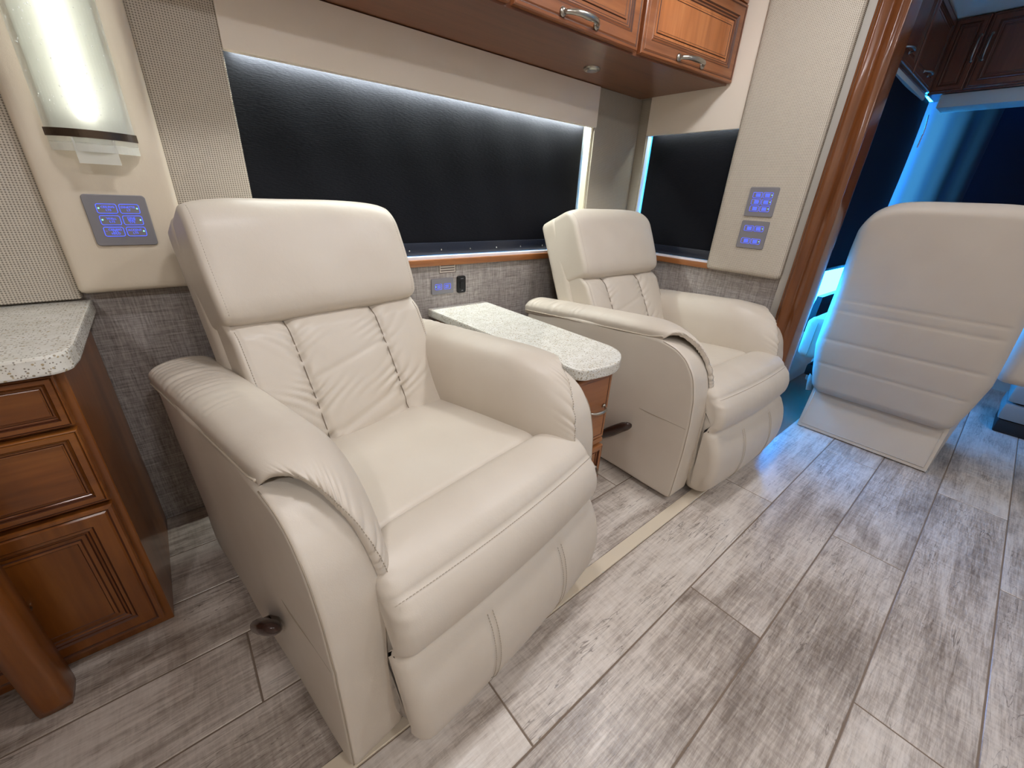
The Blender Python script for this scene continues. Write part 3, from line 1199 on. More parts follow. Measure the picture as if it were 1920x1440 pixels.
def pad_surface():
    ns, n1, n2 = 150, 110, 34
    sec = catmull(PAD_SEC, ns)
    hem = catmull(PAD_HEM, ns)
    S = np.linspace(0, 1, ns)
    rows = []
    yr, ym = 0.865, 0.235
    # rounded rear end
    for sc, yy in ((0.02, 0.897), (0.45, 0.896), (0.72, 0.892), (0.90, 0.884), (0.975, 0.874)):
        c = np.array([0.06, -0.05])
        q = c + (sec - c) * sc
        rows.append(np.stack([q[:, 0], np.full(ns, yy), q[:, 1] + 0.618 - 0.050], 1))
    for t in np.linspace(0, 1, n1):
        y = yr + (ym - yr) * t
        off = 0.618 - 0.050 * (1 - t)
        full = 1.0 + 0.05 * math.sin(t * PI)
        q = sec.copy()
        q[:, 1] = np.where(q[:, 1] > 0, q[:, 1] * full, q[:, 1])
        wr = 0.0075 * (np.abs(np.sin(S * 5.0 + y * 105 + 1.2 * np.sin(y * 31))) ** 0.8 - 0.6) * sstep(0.28, 0.75, y) * np.exp(-((S - 0.36) / 0.17) ** 2) * (0.6 + 0.4 * np.sin(y * 47))
        q[:, 0] += 0.020 * t * (1 - sstep(0.03, 0.12, q[:, 0]))
        rows.append(np.stack([q[:, 0], np.full(ns, y), q[:, 1] + off + wr], 1))
    mid = rows[-1].copy()
    mid_t = np.array([0, -1.0, 0])
    for t in np.linspace(0, 1, n2 + 1)[1:]:
        ln = np.linalg.norm(hem - mid, axis=1)[:, None]
        p1 = mid + mid_t * ln * 0.55
        # approach the hem from outside so the pad ends in a soft roll
        outw = np.stack([np.full(ns, -0.004), -0.030 - 0.012 * sstep(0.45, 0.75, S), 0.024 * (1 - sstep(0.5, 0.85, S)) + 0.002], 1)
        # the inner face turns round the front edge
        p2 = hem + outw + np.stack([0.030 * sstep(0.55, 0.85, S), np.zeros(ns), np.zeros(ns)], 1)
        b = ((1 - t) ** 3) * mid + 3 * ((1 - t) ** 2) * t * p1 + 3 * (1 - t) * t * t * p2 + t ** 3 * hem
        g = sstep(0.35, 0.95, t) * (1 - sstep(0.97, 1.0, t) * 0.5)
        fr = (np.abs(np.sin(S * 88 + 2.0 * np.sin(S * 23))) ** 0.7 - 0.6) * (0.65 + 0.35 * np.sin(S * 37))
        amp = 0.0095 * g * sstep(0.22, 0.4, S) * (1 - 0.55 * sstep(0.8, 1.0, S))
        b[:, 1] -= amp * fr * sstep(0.2, 0.5, S)
        b[:, 2] += amp * fr * (1 - sstep(0.5, 0.8, S)) * 0.8
        rows.append(b)
    G = np.array(rows)
    nr = len(rows)
    V = G.reshape(-1, 3)
    F = []
    for i in range(nr - 1):
        for j in range(ns - 1):
            a = i * ns + j
            F.append((a, a + 1, a + ns + 1, a + ns))
    return V, F, G


FOOT_LOOP = [(0.110, 0.425), (0.102, 0.458), (0.080, 0.478), (0.030, 0.483), (-0.010, 0.470), (-0.038, 0.445), (-0.062, 0.415), (-0.074, 0.375), (-0.070, 0.335),
             (-0.056, 0.311), (-0.068, 0.292), (-0.088, 0.250), (-0.100, 0.195), (-0.100, 0.140), (-0.088, 0.085), (-0.062, 0.045), (-0.030, 0.030),
             (0.010, 0.040), (0.018, 0.12), (0.018, 0.30), (0.030, 0.40), (0.070, 0.42)]


def foot_half(y, z):
    """half width of the front cushion at a loop point"""
    y = np.asarray(y)
    z = np.asarray(z)
    wide = sstep(0.105, 0.0, y)
    h = 0.252 + 0.056 * wide
    h = h + 0.008 * np.exp(-((z - 0.25) / 0.12) ** 2) * wide - 0.022 * sstep(0.12, 0.03, z) * wide
    return h


def foot_mesh():
    L = catmull(FOOT_LOOP, 150, closed=True)
    h = foot_half(L[:, 0], L[:, 1])
    V, F = sweep_x(L, 0.40 - h, 0.40 + h, 0.030, 70)
    V = np.array(V)
    x, y, z = V[:, 0].copy(), V[:, 1].copy(), V[:, 2].copy()
    front = sstep(0.02, -0.02, y)
    xn = np.clip(np.abs(x - 0.40) / 0.31, 0, 1)
    # crown and seam grooves
    V[:, 1] -= front * 0.014 * (1 - xn ** 2)
    V[:, 2] += sstep(0.44, 0.47, z) * 0.006 * (1 - xn ** 2)
    g = np.exp(-(((z - 0.445) + (y + 0.038) * 0.5) / 0.006) ** 2) * front
    V[:, 1] += g * 0.003
    V[:, 2] -= g * 0.002
    low = sstep(0.31, 0.27, z) * sstep(0.03, 0.08, z) * front
    for s in (0.28, 0.52):
        V[:, 1] += 0.005 * np.exp(-((x - s) / 0.007) ** 2) * low
    # gathered corners
    e = np.exp(-(1 - xn) / 0.05) * front * (np.exp(-((z - 0.43) / 0.035) ** 2) + 0.5 * np.exp(-((z - 0.32) / 0.03) ** 2))
    V[:, 1] += e * 0.006 * (np.abs(np.sin(z * 105 + 0.5)) - 0.6)
    V[:, 2] += e * 0.002 * np.sin(z * 210 + x * 30)
    # the fold bites deeper at the ends
    V[:, 1] += np.exp(-((z - 0.311) / 0.010) ** 2) * front * 0.003 * xn ** 6
    return V, F


def foot_front(x, z):
    """point on the front skin of the footrest at height z (for stitching)"""
    L = catmull(FOOT_LOOP, 150, closed=True)
    idx = [i for i in range(150) if L[i, 0] < 0.055 and i < 110]
    zz = L[idx, 1]
    yy = L[idx, 0]
    o = np.argsort(zz)
    y = np.interp(z, zz[o], yy[o])
    xn = np.clip(abs(x - 0.40) / 0.31, 0, 1)
    return (x, y - 0.014 * (1 - xn ** 2) - 0.0008, z)


def mirror(V, F):
    V = np.array(V, float).copy()
    V[:, 0] = CW - V[:, 0]
    return V, [tuple(f)[::-1] for f in F]


def make_recliner(label, loc, rot):
    t = thing('recliner', label, 'recliner', loc, rot, 'matching beige recliners')
    # swivel base and body
    V, F = rbox((0.40, 0.45, 0.012), (0.24, 0.24, 0.0115), 0.01, 0.03)
    mesh_obj('swivel_base', V, F, 'black_metal', t, smooth=True)
    V, F = rbox((0.40, 0.45, 0.035), (0.12, 0.12, 0.02), 0.01, 0.03)
    mesh_obj('swivel_post', V, F, 'black_metal', t, smooth=True)
    V, F = rbox((0.40, 0.43, 0.225), (0.30, 0.375, 0.18), 0.025, 0.03)
    mesh_obj('body', V, F, 'leather_dark', t, smooth=True)
    # arms
    AV, AF = arm_panel_mesh()
    PV, PF, PG = pad_surface()
    for side in (0, 1):
        mv = (lambda v, f: (v, f)) if side == 0 else mirror
        a = recalc(mesh_obj('arm_panel', *mv(AV, AF), 'leather', t, smooth=True))
        p = mesh_obj('arm_pad', *mv(PV, PF), 'leather', t, smooth=True)
        recalc(p)
        fx = (lambda q: q) if side == 0 else (lambda q: [(CW - v[0], v[1], v[2]) for v in q])
        # piping along the outer edge of the pad and its hem
        ns = PG.shape[1]
        j = 24
        pip = [tuple(PG[i, j] + np.array([-0.0012, 0, 0])) for i in range(4, 136, 2)]
        tube('piping', fx(pip), 0.0026, 'piping', p, 6)
        st = []
        for jj in range(58, 140):
            st.append(tuple(PG[-7, jj] + np.array([-0.001, -0.0012, 0.0006])))
        stitches('stitching', [fx(st)], p)
        # seam of the front panel and of the side cover
        L = smooth_loop(dense_loop(ARM_LOOP, 0.012), 3)
        i0 = int(np.argmin((L[:, 0] - 0.16) ** 2 + (L[:, 1] - 0.62) ** 2))
        i1 = int(np.argmin((L[:, 0]) ** 2 + (L[:, 1] - 0.04) ** 2))
        lo_, hi_ = min(i0, i1), max(i0, i1)
        fr = [L[q] for q in range(lo_, hi_ + 1)]
        if max(q[0] for q in fr) > 0.3:
            fr = [L[q % len(L)] for q in range(hi_, lo_ + len(L) + 1)]
        sp = flare(np.array([(0.0030, q[0] + 0.0032, q[1] - (0.003 if q[1] > 0.55 else 0)) for q in fr]))
        tube('seam', fx([tuple(q) for q in sp]), 0.0013, 'seam', a, 5)
        ss = flare(np.array([(-0.0002, y, 0.335) for y in np.linspace(0.006, 0.845, 60)]))
        tube('seam', fx([tuple(q) for q in ss]), 0.0014, 'seam', a, 5)
    # seat
    V, F = rbox((0.40, 0.335, 0.405), (0.262, 0.262, 0.058), 0.03, 0.0105)
    mesh_obj('seat_cushion', f_seat(V), F, 'leather', t, smooth=True)
    # front cushion with the footrest below it
    V, F = foot_mesh()
    fo = recalc(mesh_obj('footrest', V, F, 'leather', t, smooth=True))
    paths = []
    for z in (0.441,):
        paths.append([foot_front(x, z) for x in np.linspace(0.098, 0.702, 80)])
    for s in (0.28, 0.52):
        for d in (-0.007, 0.007):
            paths.append([foot_front(s + d, z) for z in np.linspace(0.285, 0.06, 40)])
    stitches('stitching', paths, fo)
    # backrest
    V, F = rbox((0.40, 0.28, -0.088), (0.283, 0.385, 0.050), 0.022, 0.014)
    mesh_obj('back_shell', f_shell(V), F, 'leather', t, smooth=True)
    V, F = rbox((0.40, 0.155, -0.026), (0.272, 0.225, 0.080), 0.016, 0.0052)
    bc = mesh_obj('back_cushion', f_cushion(V), F, 'leather', t, smooth=True)
    ex = [f_cushion(np.array([(s, l, 0.0548) for l in np.linspace(-0.04, 0.335, 70)])) for s in (0.142, 0.658)]
    stitches('stitching', ex, bc)
    for s in SEAMS:
        tube('seam', [tuple(q) for q in f_cushion(np.array([(s, l, 0.0568) for l in np.linspace(-0.05, 0.345, 160)]))], 0.0014, 'deep_seam', bc, 5)
    V, F = rbox((0.3975, 0.508, -0.010), (0.2745, 0.165, 0.088), 0.018, 0.0075)
    hd = mesh_obj('headrest', f_head(V), F, 'leather', t, smooth=True)
    ex = [f_head(np.array([(s, l, 0.0788) for l in np.linspace(0.362, 0.655, 70)])) for s in (0.140, 0.655)]
    stitches('stitching', ex, hd)
    # recline lever on the left side
    lp = [(0.008, 0.350, 0.130), (-0.012, 0.345, 0.136), (-0.024, 0.325, 0.158), (-0.027, 0.292, 0.190), (-0.027, 0.258, 0.222), (-0.025, 0.225, 0.250), (-0.022, 0.205, 0.266)]
    lp = catmull(lp, 26)
    rad = np.interp(np.linspace(0, 1, 26), [0, 0.2, 0.5, 0.8, 0.95, 1], [0.010, 0.016, 0.026, 0.024, 0.015, 0.004])
    tube('recline_lever', [tuple(q) for q in lp], list(rad), 'lever_brown', t, 14, flat=0.62)
    return t


rec1 = make_recliner('large beige leather recliner nearest the camera, beside the wood drawers', (0.053, 0.473, 0), math.radians(9.12))
rec2 = copy_tree(rec1)
rec2.location = (1.276, 0.54, 0)
rec2.rotation_euler = (0, 0, math.radians(-0.5))
rec2['label'] = 'beige leather recliner farther back, in front of the small window'

# ================================================================== DOORS, PULLS
DOOR_STEPS = [(0, 0), (0, 0.016), (0.003, 0.020), (0.010, 0.021), (0.014, 0.019), (0.018, 0.0215), (0.046, 0.0215), (0.0505, 0.017), (0.056, 0.019), (0.060, 0.0155),
              (0.064, 0.0145), (0.068, 0.012)]
DOOR_MI = [0, 0, 0, 1, 0, 0, 1, 0, 1, 0, 1]
PANEL_STEPS = [(0, 0.004), (0, 0.0122), (0.009, 0.0122), (0.0115, 0.0150), (0.017, 0.0158), (0.019, 0.0146)]
PANEL_MI = [1, 0, 1, 0, 1]


def raised_door(name, w, h, parent, loc, frame_m, panel_m, k=1.0, rotz=0.0):
    st = [(a * k, b) for a, b in DOOR_STEPS]
    d = ring_panel(name, w, h, st, [frame_m, 'glaze'], parent, loc, DOOR_MI)
    d.rotation_euler = (0, 0, rotz)
    ps = [(a * k, b) for a, b in PANEL_STEPS]
    ring_panel('panel', w - 0.134 * k, h - 0.134 * k, ps, [panel_m, 'glaze'], d, (0, 0, 0), PANEL_MI, back=False)
    return d


def pull(parent, loc, w=0.085, horiz=True, rise=0.026, r=0.0048, m='nickel'):
    pts = []
    for s in np.linspace(-1, 1, 17):
        pts.append((s * w / 2, -0.004 - rise * (1 - abs(s) ** 3.2), 0.0))
    if not horiz:
        pts = [(0, p[1], p[0]) for p in pts]
    rad = [r * (0.75 + 0.45 * (1 - abs(s))) for s in np.linspace(-1, 1, 17)]
    V, F = tube_data([tuple(p) for p in pts], rad, 10)
    for e in (pts[0], pts[-1]):
        tube_data([(e[0], 0.0, e[2]), (e[0], -0.003, e[2]), (e[0], -0.008, e[2])], [r * 1.6, r * 1.5, r * 1.0], 10, False, V, F)
    o = mesh_obj('pull_handle', V, F, m, parent, smooth=True)
    o.location = loc
    return o


# ================================================================== LEFT CABINET + COUNTERTOP
lc = thing('drawer_cabinet', 'cherry wood drawer cabinet at the left edge under the speckled worktop', 'cabinet', (-0.20, 1.09, 0))
box('body', -1.1, 0.0, 0.0, 0.442, 0.0, 0.714, 'oak_brown_Z', lc, bev=0.002, seg=1)
for (z0, z1, k, pm) in ((0.602, 0.708, 0.30, 'oak_brown_X'), (0.415, 0.592, 0.36, 'oak_brown_X')):
    for cx in (-0.3, -0.87):
        d = raised_door('drawer', 0.55, z1 - z0, lc, (cx + 0.012, 0, (z0 + z1) / 2), 'oak_brown_X', pm, k)
for cx in (-0.3, -0.87):
    d = raised_door('door', 0.55, 0.37, lc, (cx + 0.012, 0, 0.218), 'oak_brown_Z', 'oak_brown_Z', 0.88)
    V, F = tube_data([(0, -0.006, 0), (0, -0.02, 0)], 0.005, 10)
    tube_data([(0.002, -0.022, 0.001), (-0.012, -0.024, -0.001), (-0.030, -0.024, -0.003)], [0.0055, 0.004, 0.0025], 10, False, V, F)
    kb = mesh_obj('turn_latch', V, F, 'nickel', d, smooth=True)
    kb.location = (0.094, -0.010, -0.006)
# worktop with clipped corner
V, F = [], []
pts = [(-1.15, 0.442 + 0.0), (-1.15, -0.045), (-0.045, -0.045)] + [(-0.02 + 0.042 * math.sin(a) , -0.003 - 0.042 * math.cos(a)) for a in np.linspace(0.35, 1.25, 6)] + [(0.025, 0.03), (0.025, 0.442)]


def slab(name, pts, z0, z1, bev, mats, parent=None, loc=None):
    bm = bmesh.new()
    vs = [bm.verts.new((x, y, z0)) for x, y in pts]
    f = bm.faces.new(vs)
    r = bmesh.ops.extrude_face_region(bm, geom=[f])
    for v in r['geom']:
        if isinstance(v, bmesh.types.BMVert):
            v.co.z = z1
    bmesh.ops.recalc_face_normals(bm, faces=bm.faces)
    ed = [e for e in bm.edges if abs(e.verts[0].co.z - e.verts[1].co.z) < 1e-6]
    bmesh.ops.bevel(bm, geom=ed, offset=bev, segments=2, profile=0.6, affect='EDGES')
    me = bpy.data.meshes.new(name)
    bm.to_mesh(me)
    bm.free()
    me.materials.append(MATS[mats])
    o = bpy.data.objects.new(name, me)
    COL.objects.link(o)
    if parent is not None:
        o.parent = parent
    if loc is not None:
        o.location = loc
    return o


wt = slab('worktop', pts, 0.715, 0.752, 0.005, 'quartz', None, (-0.20, 1.09, 0))
tag(wt, 'speckled white quartz worktop on the cherry drawer cabinet at left', 'worktop')

# dinette table: one leg shows in the lower left corner
tb = thing('dinette_table', 'cherry wood table leg standing in front of the drawer cabinet, lower left corner', 'table', (-0.405, 1.005, 0))
for lx, ly in ((0, 0), (-0.95, 0), (-0.95, -0.92)):
    V, F = rbox((lx, ly, 0.35), (0.028, 0.034, 0.35), 0.008, 0.02)
    mesh_obj('leg', V, F, 'oak_brown_Z', tb, smooth=True)
box('table_top', -1.0, 0.03, -0.98, 0.04, 0.70, 0.735, 'oak_brown_X', tb, bev=0.005)  # invented top out of view, enlarged to shade the floor at left

# ================================================================== SIDE TABLE BETWEEN RECLINERS
sc_ = thing('side_cabinet', 'narrow honey wood drawer cabinet under the speckled table top between the recliners', 'cabinet', (0.952, 0.735, 0))
box('body', -0.094, 0.098, 0.0, 0.80, 0.0, 0.565, 'honey_sill', sc_, bev=0.003, seg=1)
d = ring_panel('drawer', 0.180, 0.245, [(0, 0), (0, 0.012), (0.004, 0.015), (0.012, 0.015), (0.014, 0.0135)], ['honey_sill', 'glaze'], sc_, (0.004, 0, 0.425), [0, 0, 0, 1])
pull(d, (0.022, -0.014, 0.005), 0.085)
box('rail', -0.094, 0.097, -0.012, 0, 0.278, 0.296, 'honey_sill', sc_, bev=0.002, seg=1)
d = raised_door('drawer', 0.180, 0.215, sc_, (0.004, 0, 0.162), 'honey_sill', 'honey_sill', 0.35)
pull(d, (0.022, -0.018, 0.02), 0.085)
pts = [(0.820, 1.538), (0.850, 0.80)] + [(0.895 + 0.045 * math.cos(a), 0.735 + 0.045 * math.sin(a)) for a in np.linspace(PI * 1.05, PI * 1.45, 6)] + \
      [(0.965 + 0.155 * math.cos(a), 0.815 + 0.135 * math.sin(a)) for a in np.linspace(-PI / 2, 0, 14)] + [(1.115, 1.538)]
tt = slab('table_top', pts, 0.565, 0.600, 0.006, 'quartz')
tag(tt, 'speckled white table top with rounded corner between the two recliners', 'table top')

# ================================================================== UPPER CABINETS
uc = thing('upper_cabinet', 'long cherry wood upper cabinet above the window', 'cabinet', (0, 0, 0))
front = [(-1.0, 1.168), (0.915, 1.166), (1.485, 1.150), (2.070, 1.090)]
fy = lambda x: float(np.interp(x, [p[0] for p in front], [p[1] for p in front]))
# carcass following the front line
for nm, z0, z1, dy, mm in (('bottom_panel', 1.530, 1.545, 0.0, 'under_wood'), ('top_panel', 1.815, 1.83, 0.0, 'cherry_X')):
    V = []
    pl_ = [(x, y + dy) for x, y in front] + [(2.070, YW - 0.001), (-1.0, YW - 0.001)]
    n = len(pl_)
    V = [(x, y, z0) for x, y in pl_] + [(x, y, z1) for x, y in pl_]
    F = [tuple(range(n))[::-1], tuple(n + i for i in range(n))] + [(i, (i + 1) % n, n + (i + 1) % n, n + i) for i in range(n)]
    recalc(mesh_obj(nm, V, F, mm, uc))
V, F = [], []
for i in range(3):
    (xa, ya), (xb, yb) = front[i], front[i + 1]
    b0 = len(V)
    V += [(xa, ya, 1.545), (xb, yb, 1.545), (xb, yb, 1.815), (xa, ya, 1.815), (xa, ya + 0.018, 1.545), (xb, yb + 0.018, 1.545), (xb, yb + 0.018, 1.815), (xa, ya + 0.018, 1.815)]
    F += [(b0, b0 + 1, b0 + 2, b0 + 3), (b0 + 7, b0 + 6, b0 + 5, b0 + 4), (b0, b0 + 3, b0 + 7, b0 + 4), (b0 + 1, b0 + 5, b0 + 6, b0 + 2)]
recalc(mesh_obj('face_frame', V, F, 'cherry_X', uc))
box('crown_moulding', -1.0, 2.070, 1.07, 1.10, 1.80, 1.835, 'cherry_X', uc, bev=0.006)
for (xa, xb, hpos, pm) in ((-0.23, 0.335, 0, 'cherry_panel'), (0.352, 0.902, 0, 'cherry_X'), (0.918, 1.470, -0.02, 'cherry_X'), (1.492, 2.075, -0.01, 'cherry_panel')):
    ya, yb = fy(xa), fy(xb)
    w = math.hypot(xb - xa, yb - ya)
    ang = math.atan2(yb - ya, xb - xa)
    d = raised_door('door', w, 0.262, uc, ((xa + xb) / 2, (ya + yb) / 2, 1.668), 'cherry_X', pm, 0.95, ang)
    pull(d, (hpos, -0.0215, -0.108), 0.150, r=0.0085, rise=0.03)
pk = thing('puck_light', 'small round chrome puck light under the upper cabinet', 'light', (1.50, 1.365, 1.530))
V, F = tube_data([(0, 0, 0), (0, 0, -0.006), (0, 0, -0.010)], [0.034, 0.033, 0.026], 28)
mesh_obj('trim_ring', V, F, 'nickel', pk, smooth=False)
V, F = tube_data([(0, 0, -0.0095), (0, 0, -0.0125)], [0.02, 0.017], 24)
mesh_obj('lens', V, F, 'plate_grey', pk, smooth=False)

# ================================================================== WALL SCONCE
sx0, sz0 = -0.0625, 1.12
sco = thing('wall_sconce', 'lit wall sconce with curved seeded glass on the pale leather panel', 'sconce', (sx0, YW - 0.054, sz0))
box('back_plate', -0.066, 0.066, -0.006, 0.0, 0.02, 0.58, 'sconce_plate', sco, bev=0.003)


def arc_sheet(name, hwid, bulge, z0, z1, th, mats, parent, nx=28, nz=2, y0=-0.012):
    V, F = [], []
    R_ = (hwid ** 2 + bulge ** 2) / (2 * bulge)
    am = math.asin(hwid / R_)
    for off in (0, th):
        for i in range(nx + 1):
            a = -am + 2 * am * i / nx
            x = (R_ + off) * math.sin(a)
            y = y0 - ((R_ + off) * math.cos(a) - (R_ - bulge))
            for j in range(nz):
                V.append((x, y, z0 + (z1 - z0) * j / (nz - 1)))
    n1 = (nx + 1) * nz
    for i in range(nx):
        for j in range(nz - 1):
            a = i * nz + j
            F.append((a, a + 1, a + nz + 1, a + nz))
            F.append((n1 + a, n1 + a + nz, n1 + a + nz + 1, n1 + a + 1))
        F.append((i * nz, (i + 1) * nz, n1 + (i + 1) * nz, n1 + i * nz))
        F.append((i * nz + nz - 1, n1 + i * nz + nz - 1, n1 + (i + 1) * nz + nz - 1, (i + 1) * nz + nz - 1))
    for e in (0, nx):
        for j in range(nz - 1):
            a = e * nz + j
            F.append((a, n1 + a, n1 + a + 1, a + 1))
    return recalc(mesh_obj(name, V, F, mats, parent, smooth=False))


gl = arc_sheet('glass_shade', 0.073, 0.040, -0.006, 0.60, 0.004, 'seeded_glass', sco)
R_ = (0.073 ** 2 + 0.040 ** 2) / 0.08
V, F = [], []
for i in range(260):                          # bubbles seeded in the glass
    a = random.choice((-1, 1)) * random.uniform(0.25, 0.98) * math.asin(0.073 / R_)
    zz = random.uniform(0.04, 0.5)
    rr = random.uniform(0.0008, 0.0021)
    c = Vector(((R_ + 0.002) * math.sin(a), -0.012 - ((R_ + 0.004) * math.cos(a) - (R_ - 0.040)), zz))
    b0 = len(V)
    V += [c + Vector(v) * rr for v in ((1, 0, 0), (-1, 0, 0), (0, 1, 0), (0, -1, 0), (0, 0, 1.3), (0, 0, -1.3))]
    F += [tuple(b0 + q for q in f) for f in ((0, 2, 4), (2, 1, 4), (1, 3, 4), (3, 0, 4), (2, 0, 5), (1, 2, 5), (3, 1, 5), (0, 3, 5))]
bub = mesh_obj('bubbles', V, F, 'bubble', gl, smooth=True)
bub['kind'] = 'stuff'
arc_sheet('metal_band', 0.0765, 0.0425, 0.006, 0.022, 0.003, 'bronze', sco)
arc_sheet('metal_band', 0.0765, 0.0425, 0.545, 0.561, 0.003, 'bronze', sco)
arc_sheet('lower_lip', 0.073, 0.040, -0.022, -0.004, 0.004, 'clear_acrylic', sco)
box('lower_tab', -0.036, 0.036, -0.050, -0.046, -0.046, 0.006, 'clear_acrylic', sco)
tube('light_tube', [(0, -0.026, z) for z in np.linspace(0.045, 0.53, 6)], 0.015, 'sconce_tube', sco, 16)

# ================================================================== SWITCH PLATES


def button(parent, cx, cz, w, h, lines, led, out, tsize=0.0075, led_side=-1, bars=False):
    b = plate('button', w, h, 0.004, 0.0008, 'plate_grey', parent, (cx, -out, cz), 0.0003)
    outline('glow_outline', w, h, 0.0045, 0.0012, 'blue_glow', b, (0, -0.001, 0))
    n = len(lines)
    for i, s in enumerate(lines):
        zz = (h * 0.62) * (0.5 - (i + 0.5) / n) if n > 1 else 0
        xx = -led_side * w * 0.06
        if bars:
            box('lettering', xx - w * 0.24, xx + w * 0.24, -0.0013, -0.0009, zz - h * 0.07, zz + h * 0.07, 'blue_glow', b)
        else:
            text_obj('lettering', s, tsize, 'blue_glow', b, (xx, -0.0012, zz))
    V, F = tube_data([(0, 0, 0), (0, -0.0008, 0)], 0.0019, 10)
    l = mesh_obj('indicator', V, F, led, b)
    l.location = (led_side * w * 0.38, -0.0008, 0.001)
    return b


sp = thing('switch_plate', 'grey six-button light switch plate with blue lettering below the sconce', 'switch', (-0.0625, YW - 0.054, 0.949))
plate('cover', 0.119, 0.119, 0.008, 0.006, 'plate_grey', sp)
BT = [(-1, 1, ['CEILING', 'LTS'], 'green_led'), (1, 1, ['DINETTE', 'LT'], 'green_led'), (-1, 0, ['WALL', 'LTS'], 'green_led'),
      (1, 0, ['DINE', 'SEAT', 'LTS'], 'green_led'), (-1, -1, ['CEILING', 'LTS', 'HI/LO'], 'dim_led'), (1, -1, ['ACCENT', 'LTS'], 'green_led')]
for sx_, sz_, ln_, led in BT:
    button(sp, sx_ * 0.0212 + 0.002, sz_ * 0.0268 + 0.001, 0.0385, 0.0225, ln_, led, 0.0062, 0.0068, sx_)
sp = thing('switch_plate', 'upper grey six-button switch plate on the fabric panel beside the small window', 'switch', (XE - 0.0475, 0.806, 1.077), -PI / 2)
plate('cover', 0.118, 0.116, 0.007, 0.006, 'plate_grey', sp)
for sx_ in (-1, 1):
    for sz_ in (-1, 0, 1):
        button(sp, sx_ * 0.0212, sz_ * 0.0268, 0.0385, 0.0225, ['', '', ''], 'green_led' if sx_ > 0 else 'dim_led', 0.0062, 0.0068, sx_, True)
sp = thing('switch_plate', 'lower grey four-button switch plate on the fabric panel beside the small window', 'switch', (XE - 0.0475, 0.806, 0.944), -PI / 2)
plate('cover', 0.116, 0.114, 0.007, 0.006, 'plate_grey', sp)
for sx_ in (-1, 1):
    for sz_ in (-1, 1):
        button(sp, sx_ * 0.0212, sz_ * 0.0262, 0.0385, 0.0225, ['', '', ''], 'green_led' if sx_ > 0 else 'dim_led', 0.0062, 0.0068, sx_, True)
sp = thing('switch_plate', 'small grey two-button switch plate on the linen wall above the table', 'switch', (0.893, YW, 0.688), 0)
plate('cover', 0.108, 0.066, 0.006, 0.006, 'plate_grey', sp)
for sx_ in (-1, 1):
    button(sp, sx_ * 0.0215, -0.001, 0.0330, 0.0235, ['', ''], 'green_led' if sx_ < 0 else 'dim_led', 0.0062, 0.0068, sx_, True)
rk = thing('rocker_switch', 'small black rocker switch on the linen wall above the table', 'switch', (0.987, YW, 0.688), 0)
plate('bezel', 0.044, 0.073, 0.009, 0.008, 'black_plastic', rk)
box('rocker', -0.009, 0.010, -0.011, -0.007, -0.017, 0.014, 'rubber', rk, bev=0.002)
box('lettering', -0.005, 0.009, -0.0085, -0.0078, 0.024, 0.0265, 'plate_grey', rk)
box('lettering', -0.002, 0.007, -0.0085, -0.0078, -0.028, -0.0245, 'plate_grey', rk)
nl = thing('notice_label', 'small printed notice label just under the wood window ledge', 'label', (0.921, YW, 0.762), 0)
box('paper', -0.042, 0.042, -0.0008, 0, -0.021, 0.021, 'sticker', nl)
outline('border', 0.084, 0.042, 0.001, 0.0032, 'ink', nl, (0, -0.0009, 0))
for i in range(3):
    box('lettering', -0.034, 0.034, -0.0014, -0.0009, 0.008 - i * 0.0105, 0.012 - i * 0.0105, 'ink', nl)

# ================================================================== CAB
YC, XW = 0.80, 4.16
cw = struct(box('wall_left', 2.18, 4.3, YC, YC + 0.08, 0.0, 0.44, 'dash_grey'), 'pale side wall of the driver cab below the window', 'wall')
box('wall_section', 2.18, 2.28, YC, YC + 0.08, 0.44, CEIL, 'far_wall', cw)
box('wall_section', 2.28, 4.3, YC, YC + 0.08, 1.80, CEIL, 'far_wall', cw)
box('wall_section', 2.10, 2.2, 0.62, YC + 0.08, 0.0, CEIL, 'far_wall', cw)
box('window_ledge', 2.24, 4.16, 0.765, YC, 0.42, 0.45, 'dash_grey', cw, bev=0.006)
win = struct(box('window_3', 2.28, 4.16, YC + 0.05, YC + 0.055, 0.44, 1.80, 'window_glass'), 'driver side window behind a dark shade', 'window')
box('window_frame', 2.28, 4.16, YC + 0.03, YC + 0.07, 0.435, 0.46, 'dash_grey', win)
box('window_bar', 3.02, 3.06, YC + 0.03, YC + 0.065, 0.46, 0.665, 'dash_dark', win)
wf = struct(box('wall_front', XW + 0.04, XW + 0.12, -1.34, YC + 0.08, 0.0, 0.95, 'dash_grey'), 'front wall of the cab under the windshield', 'wall')
box('wall_section', XW + 0.04, XW + 0.12, -1.34, YC + 0.08, 1.80, CEIL, 'far_wall', wf)
win = struct(box('window_4', XW + 0.09, XW + 0.10, -1.34, YC + 0.04, 0.95, 1.80, 'window_glass'), 'windshield behind dark shades', 'window')
